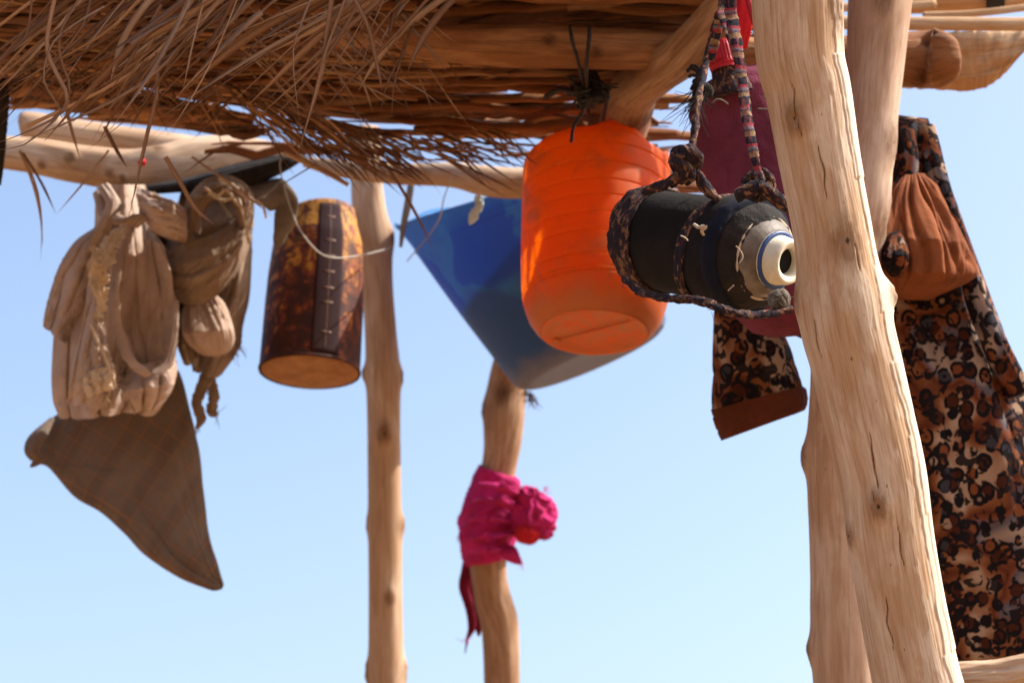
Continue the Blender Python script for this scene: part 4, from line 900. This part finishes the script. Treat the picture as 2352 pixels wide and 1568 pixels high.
# black wrapped bottle
pk = K*2.22
QA = P(1480, 546, 2.335); QB = P(1801, 600, 2.17)
bot = thing('wrapped_bottle', 'black cloth wrapped bottle slung on its side, its open ivory mouth facing us', 'bottle', QA)
def qw(T, R, th): return T, R*(1+.02*fbm(np.cos(th)*1.5, np.sin(th)*1.5, T*4, 3, 3)+.006*fbm(np.cos(th)*5, np.sin(th)*5, T*16, 9, 3))
lathe('cloth_cover', QA, QB, [(-.02, 0), (-.02, 70*pk), (-.01, 98*pk), (.04, 114*pk), (.12, 118*pk), (.3, 120*pk), (.5, 124*pk), (.6, 132*pk), (.68, 138*pk), (.74, 138*pk), (.79, 130*pk), (.81, 118*pk), (.80, 106*pk), (.77, 98*pk), (.74, 90*pk)], M['black_cloth'], bot, 128, qw, sub=5, caps=False)
def rw(T, R, th): return T+.014*fbm(np.cos(th)*3, np.sin(th)*3, 0, 4, 3), R*(1+.05*fbm(np.cos(th)*3.5, np.sin(th)*3.5, T*9, 14, 4))
lathe('navy_lining', QA, QB, [(.70, 134*pk), (.745, 141*pk), (.775, 139*pk), (.795, 132*pk), (.80, 122*pk), (.79, 112*pk)], M['navy'], bot, 128, rw, sub=4, caps=False)
lathe('felt_collar', QA, QB, [(.76, 124*pk), (.81, 122*pk), (.845, 112*pk), (.875, 98*pk), (.89, 86*pk), (.885, 80*pk), (.80, 78*pk)], M['black_cloth2'], bot, 128, rw, sub=5, caps=False)
shd = lathe('shoulder', QA, QB, [(.70, 108*pk), (.80, 106*pk), (.86, 97*pk), (.90, 86*pk), (.93, 76*pk), (.945, 68*pk), (.95, 60*pk)], M['bottle'], bot, 96, None, sub=4, caps=False)
seam_ = [(.872, 95*pk), (.875, 97*pk), (.88, 96*pk), (.882, 92*pk)]
lathe('seam', QA, QB, seam_, M['thread'], shd, 96, None, caps=False)
neck = lathe('neck', QA, QB, [(.93, 60*pk), (.935, 64*pk), (.95, 66*pk), (.962, 64*pk), (.962, 57*pk), (1.0, 54*pk), (1.03, 52*pk), (1.045, 49*pk), (1.05, 45*pk), (1.045, 38*pk), (1.03, 31*pk), (1.0, 30*pk), (.8, 31*pk)], M['ivory'], bot, 96, None, sub=2, caps=False)
lathe('blue_ring', QA, QB, [(.955, 66.6*pk), (.9655, 65.5*pk), (.968, 61*pk), (.966, 56*pk)], M['ring_blue'], neck, 96, lambda T, R, th: (T, R+.0003*noise(th*20)), caps=False)
lathe('dark_opening', QA, QB, [(.99, 0), (.99, 32*pk), (.985, 32*pk)], M['hole'], neck, 48, None, caps=False)
QX = (QB-QA)/np.linalg.norm(QB-QA)
def loop_pts(t, rr, tilt=0., n=40, a0=0., a1=2*math.pi, skew=0.):
    n1 = UPV-QX*(QX@UPV); n1 /= np.linalg.norm(n1); n2 = np.cross(QX, n1); L_ = np.linalg.norm(QB-QA)
    th = np.linspace(a0, a1, n)
    return [QA+QX*(t+tilt*math.cos(a)+skew*math.sin(a))*L_+rr*(math.cos(a)*n1+math.sin(a)*n2) for a in th]
def rope(name, X, r, mat, parent, n=220, ns=14, seed=0, flat=1., rag=.35):
    X = np.asarray(X); X, rr, s = even(cr(X, 300), np.full(300, r), n)
    T = np.gradient(X, axis=0)
    ref = QX if name.endswith('loop') else RGT
    G, rc = tube_grid(X, rr, s, ns, ref=ref, flat=flat, disp=lambda th, ss, R: R*(.14*np.sin(th*2+ss*160)+rag*fbm(np.cos(th)*2, np.sin(th)*2, ss*120, seed, 3)))
    return grid_obj(name, G, mat, parent, rc+[seed, 0, 0])
slg = thing('cloth_sling', 'patterned cloth rope sling knotted round the black bottle and hung from the roof', 'sling', P(1560, 660, 2.2))
for k, (t, rr, r, tl) in enumerate([(-.005, 100, .0085, -.02), (.03, 113, .010, -.03), (.075, 120, .010, -.03), (.125, 122, .007, -.03), (.545, 129, .0052, .05), (.575, 132, .0042, .05)]):
    rope('rope_loop', loop_pts(t, rr*pk, tl), r, M['rope'], slg, seed=k, ns=18, n=300, flat=.45, rag=.45)
# straps below
rope('under_rope', P(*np.array([(1436, 640, 2.2), (1475, 672, 2.16), (1540, 686, 2.14), (1600, 688, 2.12), (1640, 702, 2.08), (1700, 722, 2.08), (1760, 722, 2.1), (1815, 708, 2.12)]).T), .0042, M['rope'], slg, seed=8, rag=.6)
rope('hanging_rope', P(*np.array([(1540, 425, 2.22), (1560, 410, 2.21), (1575, 385, 2.21), (1588, 345, 2.22), (1597, 290, 2.24), (1603, 230, 2.26), (1622, 140, 2.3), (1644, 60, 2.32), (1662, -10, 2.34), (1670, -120, 2.36)]).T), .0042, M['rope'], slg, seed=9, n=300)
rope('hanging_rope', P(*np.array([(1480, 440, 2.22), (1525, 425, 2.2), (1560, 405, 2.2), (1590, 390, 2.2), (1620, 430, 2.2), (1650, 462, 2.2)]).T), .0055, M['rope'], slg, seed=10)
def knot(name, c, rad, mat, parent, r=.006, seed=0, loops=3):
    rr = np.random.default_rng(seed)
    for k in range(loops):
        ax = rr.normal(size=3); ax /= np.linalg.norm(ax); b = np.cross(ax, [0, 0, 1.]); b /= np.linalg.norm(b); c2 = np.cross(ax, b)
        th = np.linspace(0, 2*math.pi, 24); R = rad*rr.uniform(.75, 1.05)
        rope(name, [c+ax*rad*.15*math.sin(2*a)+R*(math.cos(a)*b+math.sin(a)*c2) for a in th], r, mat, parent, n=90, ns=12, seed=seed*3+k)
    v = np.linspace(0, math.pi, 14); 
    lathe(name, c-[0, 0, rad*.9], c+[0, 0, rad*.9], [((1-math.cos(a))/2, rad*.92*math.sin(a)) for a in v], mat, parent, 24, lambda T, R_, th: (T, R_*(1+.2*fbm(np.cos(th)*2, np.sin(th)*2, T*4, seed, 3))), sub=2)
knot('knot', P(1575, 368, 2.2), .0125, M['rope'], slg, .0065, 3, 4)
knot('knot', P(1572, 398, 2.2), .0095, M['rope'], slg, .005, 5, 3)
knot('knot', P(1742, 425, 2.12), .0125, M['rope'], slg, .006, 6, 4)
rope('hanging_rope', P(*np.array([(1690, 452, 2.1), (1715, 440, 2.1), (1745, 428, 2.1), (1780, 455, 2.1), (1815, 478, 2.12)]).T), .007, M['rope'], slg, seed=12)
fold_strip('flat_strap', [(1748, 425, 2.11, 13), (1738, 380, 2.11, 10), (1724, 320, 2.12, 14), (1712, 250, 2.14, 13), (1704, 180, 2.16, 13), (1692, 100, 2.18, 15), (1680, 30, 2.2, 15), (1672, -60, 2.2, 15), (1670, -160, 2.22, 14)], M['tartan'], slg, flat=.3, n=260, ns=20, seed=2, amp=.3, rag=.14)
fold_strip('flat_strap', [(1740, 400, 2.13, 9), (1722, 300, 2.14, 9), (1706, 170, 2.17, 9), (1668, 60, 2.22, 11), (1655, 30, 2.24, 13), (1644, 90, 2.26, 11), (1632, 140, 2.28, 9)], M['tartan'], slg, flat=.4, n=260, ns=16, seed=4, amp=.3, rag=.14)
fibres('loose_thread', [P(u, v, 2.1) for u, v in [(1730, 340), (1715, 260), (1745, 400), (1770, 440), (1436, 650), (1500, 684), (1640, 708), (1620, 690), (1700, 726), (1590, 560)]], M['rope'], slg, 70, (.003, .010), .0003, (0, 0, 0), 1., 4)
fold_strip('white_tie', [(1594, 515, 2.10, 4), (1606, 522, 2.09, 5), (1620, 520, 2.09, 5), (1612, 530, 2.09, 4), (1616, 540, 2.10, 3)], M['thread'], slg, flat=.8, n=40, seed=3, amp=.3)
knot('twisted_end', P(1789, 690, 2.12), .0098, M['strap_grey'], slg, .0036, 12, 6)
fibres('loose_thread', [P(1789, 690, 2.11), P(1780, 698, 2.11), P(1798, 680, 2.11)], M['strap_grey'], slg, 50, (.004, .012), .0004, (0, 0, 0), 1., 6)
for i, p_ in enumerate([[(1690, 565), (1700, 575), (1706, 590), (1698, 605)], [(1735, 690), (1745, 696), (1757, 704)], [(1563, 541), (1574, 546), (1580, 553)], [(1672, 668), (1680, 660), (1686, 655)], [(1790, 525), (1800, 518), (1812, 516)]]):
    if i in (1, 4): continue
    tube('stray_thread', [(u, v, 2.07+.005*i if i != 2 else 2.13, 1.5) for u, v in p_], M['thread'], bot, n=14, ns=6)
# maroon canteen
pm = K*2.5
MA = P(1885, 752, 2.50); MB = P(1672, 150, 2.52)
can = thing('maroon_canteen', 'maroon padded cloth water bag with a red screw cap hanging behind the front pole', 'water bag', MA)
def mw(T, R, th):
    g_ = np.exp(-((T-.80)/.045)**2)*np.maximum(0, fbm(np.cos(th)*3, np.sin(th)*3, 0, 3, 2)+.5)
    sea = np.exp(-(np.sin(th*2-.4)/.07)**2)*.02
    return T+.02*g_, R*(1-.05*g_-sea*(T < .9)+.02*fbm(np.cos(th)*2, np.sin(th)*2, T*6, 8, 3)+.02*(1-2*np.abs(fbm(np.cos(th)*3, np.sin(th)*3, T*12, 18, 2)))*sstep(.5, .9, T))
lathe('bag', MA, MB, [(0, 0), (.0, 60*pm), (.02, 110*pm), (.06, 150*pm), (.14, 178*pm), (.25, 182*pm), (.4, 172*pm), (.55, 156*pm), (.7, 140*pm), (.82, 130*pm), (.88, 122*pm), (.93, 100*pm), (.96, 70*pm), (.97, 44*pm), (.99, 36*pm)], M['maroon'], can, 128, mw, sub=7, caps=False)
CA = P(1672, 178, 2.43); CB = P(1655, 100, 2.44)
lathe('neck_cloth', P(1682, 215, 2.44), P(1668, 150, 2.44), [(0, 48*pm), (.3, 42*pm), (.6, 38*pm), (1.0, 36*pm)], M['rope'], can, 48, lambda T, R, th: (T, R*(1+.12*fbm(np.cos(th)*3, np.sin(th)*3, T*3, 3, 3))), sub=5)
def capw(T, R, th): return T, R*(1+.02*np.sign(np.sin(th*26))*(T > .35)*(T < .95))
lathe('screw_cap', CA, CB, [(.2, 33*pm), (.3, 33*pm), (.32, 36*pm), (.36, 36*pm), (.37, 33.5*pm), (.6, 33*pm), (.95, 31.5*pm), (1., 29*pm), (1.0, 0)], M['cap'], can, 156, capw, sub=2, caps=False)
for i, p_ in enumerate([[(1590, 0), (0, 0)]]): pass
knot('tie_knot', P(1612, 205, 2.36), .0095, M['black_cloth2'], can, .005, 9, 3)
fibres('tassel', [P(1600, 205, 2.35), P(1606, 215, 2.35), P(1612, 212, 2.35)], M['black_cloth2'], can, 90, (.015, .045), .0006, (-.35, 0, -1.), .3, 7)
for p_ in ([(1612, 200), (1600, 165), (1585, 158), (1578, 165)], [(1612, 200), (1604, 180), (1590, 172), (1582, 178)], [(1615, 196), (1606, 160), (1592, 150), (1585, 156)]):
    tube('cord_end', [(u, v, 2.35, 4) for u, v in p_], M['black_cloth2'], can, n=24, ns=8)
for p_ in ([(1636, 236), (1648, 228), (1662, 232), (1672, 240)], [(1700, 218), (1712, 226), (1722, 218)], [(1740, 250), (1765, 252), (1780, 256)], [(1752, 222), (1772, 228)]):
    tube('stitch', [(u, v, 2.285+.0*u, 2) for u, v in p_], M['strap_grey'], can, n=14, ns=6)
rd = fold_strip('red_cloth', [(1700, -160, 2.42, 20), (1705, -60, 2.4, 22), (1712, 0, 2.38, 22), (1708, 60, 2.38, 20), (1700, 110, 2.4, 16)], M['red'], None, flat=.5, n=90, ns=30, seed=4, amp=.5)
tag(rd, 'bright red cloth strip hanging between the patterned strap and the nearest pole', 'cloth')
rd = fold_strip('red_rope', [(1706, -60, 2.36, 8), (1722, 10, 2.34, 9), (1745, 90, 2.33, 7), (1770, 170, 2.33, 6)], M['cap'], None, flat=.8, n=60, ns=14, seed=5, amp=.3)
tag(rd, 'dark red twisted cord slanting behind the nearest pole beside the red cloth', 'rope')
# magenta rag
mg = thing('magenta_rag', 'magenta rag wound and knotted round the bent post, its dark tail hanging', 'rag', P(1130, 1280, 3.8))
def mgd(th, ss, R): return R*(.06*fbm(np.cos(th)*2, np.sin(th)*2, ss*40, 3, 3)+.09*(1-2*np.abs(fbm(np.cos(th)*.9+ss*7, np.sin(th)*.9, ss*32+np.cos(th)*1.1, 7, 3))**.7))
X, r, s = path([(1146, 1082, 3.86, 47), (1143, 1092, 3.86, 52), (1136, 1130, 3.86, 56), (1126, 1180, 3.86, 66), (1124, 1220, 3.86, 68), (1122, 1260, 3.86, 60), (1124, 1282, 3.86, 56), (1125, 1288, 3.86, 46)], 160)
G, rc = tube_grid(X, r, s, 120, disp=mgd); grid_obj('wrap', G, M['magenta'], mg, rc)
for i, (a_, b_, c_) in enumerate([((1100, 1110), (1150, 1118), (1195, 1150)), ((1085, 1150), (1140, 1150), (1195, 1175)), ((1072, 1195), (1120, 1190), (1190, 1200)), ((1068, 1240), (1120, 1232), (1180, 1222)), ((1075, 1268), (1120, 1262), (1160, 1262))]):
    fold_strip('wrap_fold', [(*a_, 3.80, 6), (*b_, 3.765, 15), (*c_, 3.80, 11)], M['magenta'], mg, flat=.45, n=60, ns=24, seed=i+60, amp=.45)
def lump(name, u, v, d, ru, mat, parent, seed, amp=.25, sq=1.):
    c = P(u, v, d); r0 = ru*K*d; a = np.linspace(0, math.pi, 60)
    lathe(name, c-[0, 0, r0*sq], c+[0, 0, r0*sq], [((1-math.cos(x_))/2, r0*math.sin(x_)) for x_ in a], mat, parent, 90,
          lambda T, R, th: (T+.12*fbm(np.cos(th)*2, np.sin(th)*2, T*3, seed+1, 3), R*(1+amp*(1-2*np.abs(fbm(np.cos(th)*R/r0*1.6+seed, np.sin(th)*R/r0*1.6, T*3.2, seed, 3))**.6))), caps=False)
lump('knot', 1226, 1182, 3.80, 44, M['magenta'], mg, 3, .32, 1.25)
lump('knot', 1212, 1225, 3.78, 26, M['red'], mg, 5, .3, .9)
lump('knot', 1247, 1210, 3.79, 24, M['magenta'], mg, 8, .35, 1.2)
lump('knot', 1215, 1140, 3.79, 24, M['magenta'], mg, 9, .35, 1.)
fold_strip('loose_corner', [(1150, 1255, 3.79, 16), (1170, 1270, 3.78, 20), (1186, 1285, 3.78, 12), (1198, 1294, 3.78, 3)], M['magenta'], mg, flat=.4, n=40, seed=2, amp=.3)
fold_strip('loose_corner', [(1080, 1225, 3.82, 10), (1064, 1235, 3.82, 9), (1053, 1232, 3.82, 3)], M['magenta'], mg, flat=.4, n=24, seed=3, amp=.3)
fold_strip('tail', [(1075, 1270, 3.92, 8), (1072, 1310, 3.92, 15), (1066, 1350, 3.92, 14), (1080, 1400, 3.92, 12), (1084, 1440, 3.92, 10), (1074, 1465, 3.92, 4), (1068, 1500, 3.92, 1)], M['wine'], mg, flat=.4, n=80, seed=5, amp=.4)
fold_strip('tail', [(1080, 1300, 3.93, 10), (1090, 1370, 3.93, 14), (1098, 1430, 3.93, 10), (1100, 1460, 3.93, 3)], M['wine'], mg, flat=.4, n=60, seed=6, amp=.4)
# leopard coat
lc = thing('leopard_coat', 'leopard print fleece coat with rust brown lining hung behind the poles', 'coat', P(2250, 1520, 2.73))
sack('body', [(2040, 262), (2000, 400), (1990, 600), (2010, 800), (2040, 1000), (2060, 1200), (2090, 1400), (2100, 1530)], [(2132, 272), (2168, 370), (2232, 560), (2300, 740), (2360, 890), (2440, 1080), (2530, 1300), (2570, 1530)],
     [2.76, 2.73, 2.71, 2.71, 2.71], [.05, .07, .09, .10, .09], M['leopard'], lc, n=260, m_=220, amp=.022, kf=1.7, kt=1.6, seed=71, crease=.5, round_end=(.05, .02), fine=.2)
sack('hood_lining', [(2078, 392), (2050, 455), (2036, 510), (2030, 580), (2032, 640), (2060, 688)], [(2120, 398), (2160, 450), (2196, 520), (2228, 590), (2226, 640), (2130, 690)],
     [2.63, 2.61, 2.58, 2.59, 2.62], [.02, .045, .06, .07, .04], M['rust'], lc, n=150, m_=150, amp=.026, kf=1.9, kt=.8, seed=74, crease=.8, round_end=(.12, .25), fine=.12)
fold_strip('collar_edge', [(2128, 290, 2.66, 18), (2148, 390, 2.64, 24), (2180, 480, 2.63, 20), (2214, 570, 2.62, 16), (2240, 680, 2.62, 26), (2286, 790, 2.62, 30), (2340, 900, 2.63, 30)], M['leopard'], lc, flat=.8, n=160, ns=36, seed=3, amp=.3)
fold_strip('collar_edge', [(2070, 300, 2.64, 26), (2086, 380, 2.63, 26), (2064, 450, 2.62, 22), (2040, 490, 2.62, 14)], M['leopard'], lc, flat=.8, n=100, ns=36, seed=4, amp=.3)
sack('toggle_tab', [(2044, 535), (2030, 570), (2032, 610), (2046, 636)], [(2064, 530), (2084, 565), (2086, 605), (2068, 638)], [2.52, 2.50, 2.52], [.012, .022, .012], M['leopard'], lc, n=50, m_=50, amp=.004, seed=75, round_end=(.3, .3))
slv = sack('sleeve', [(1660, 600), (1645, 700), (1640, 800), (1636, 900), (1634, 950)], [(1800, 640), (1795, 740), (1815, 800), (1835, 860), (1846, 900)], [2.73, 2.71, 2.70], [.05, .06, .05], M['leopard'], lc, n=110, m_=110, amp=.010, kf=1.4, seed=76, crease=.4, round_end=(.05, .001))
sack('cuff', [(1633, 940), (1640, 965), (1648, 990), (1656, 1012)], [(1843, 884), (1853, 900), (1855, 925), (1848, 942)], [2.70, 2.70], [.052, .054], M['rust_dark'], slv, n=40, m_=110, amp=.007, kf=1.4, seed=76, crease=.4, round_end=(.001, .03))
fold_strip('sleeve_edge', [(1740, 690, 2.68, 22), (1790, 735, 2.67, 16), (1830, 758, 2.66, 14), (1900, 780, 2.66, 18)], M['rust_dark'], lc, flat=.6, n=60, seed=8, amp=.2)
fibres('loose_thread', [P(u, v, 3.8) for u, v in [(1053, 1232), (1198, 1294), (1068, 1290), (1272, 1180), (1250, 1120), (1074, 1465)]], M['magenta'], mg, 40, (.006, .016), .0008, (0, 0, -1), .8, 9)
# bottom right rope-bound rail
log('rough_rail', [(2150, 1562, 2.5, 34), (2230, 1554, 2.5, 34), (2300, 1550, 2.5, 36), (2360, 1538, 2.5, 38), (2500, 1532, 2.5, 40)], M['pole_far'], 'rough sunlit rail at the bottom right corner under the leopard coat', 300, 90, rough=.30, seed=20, cat='rail', lobes=.14)
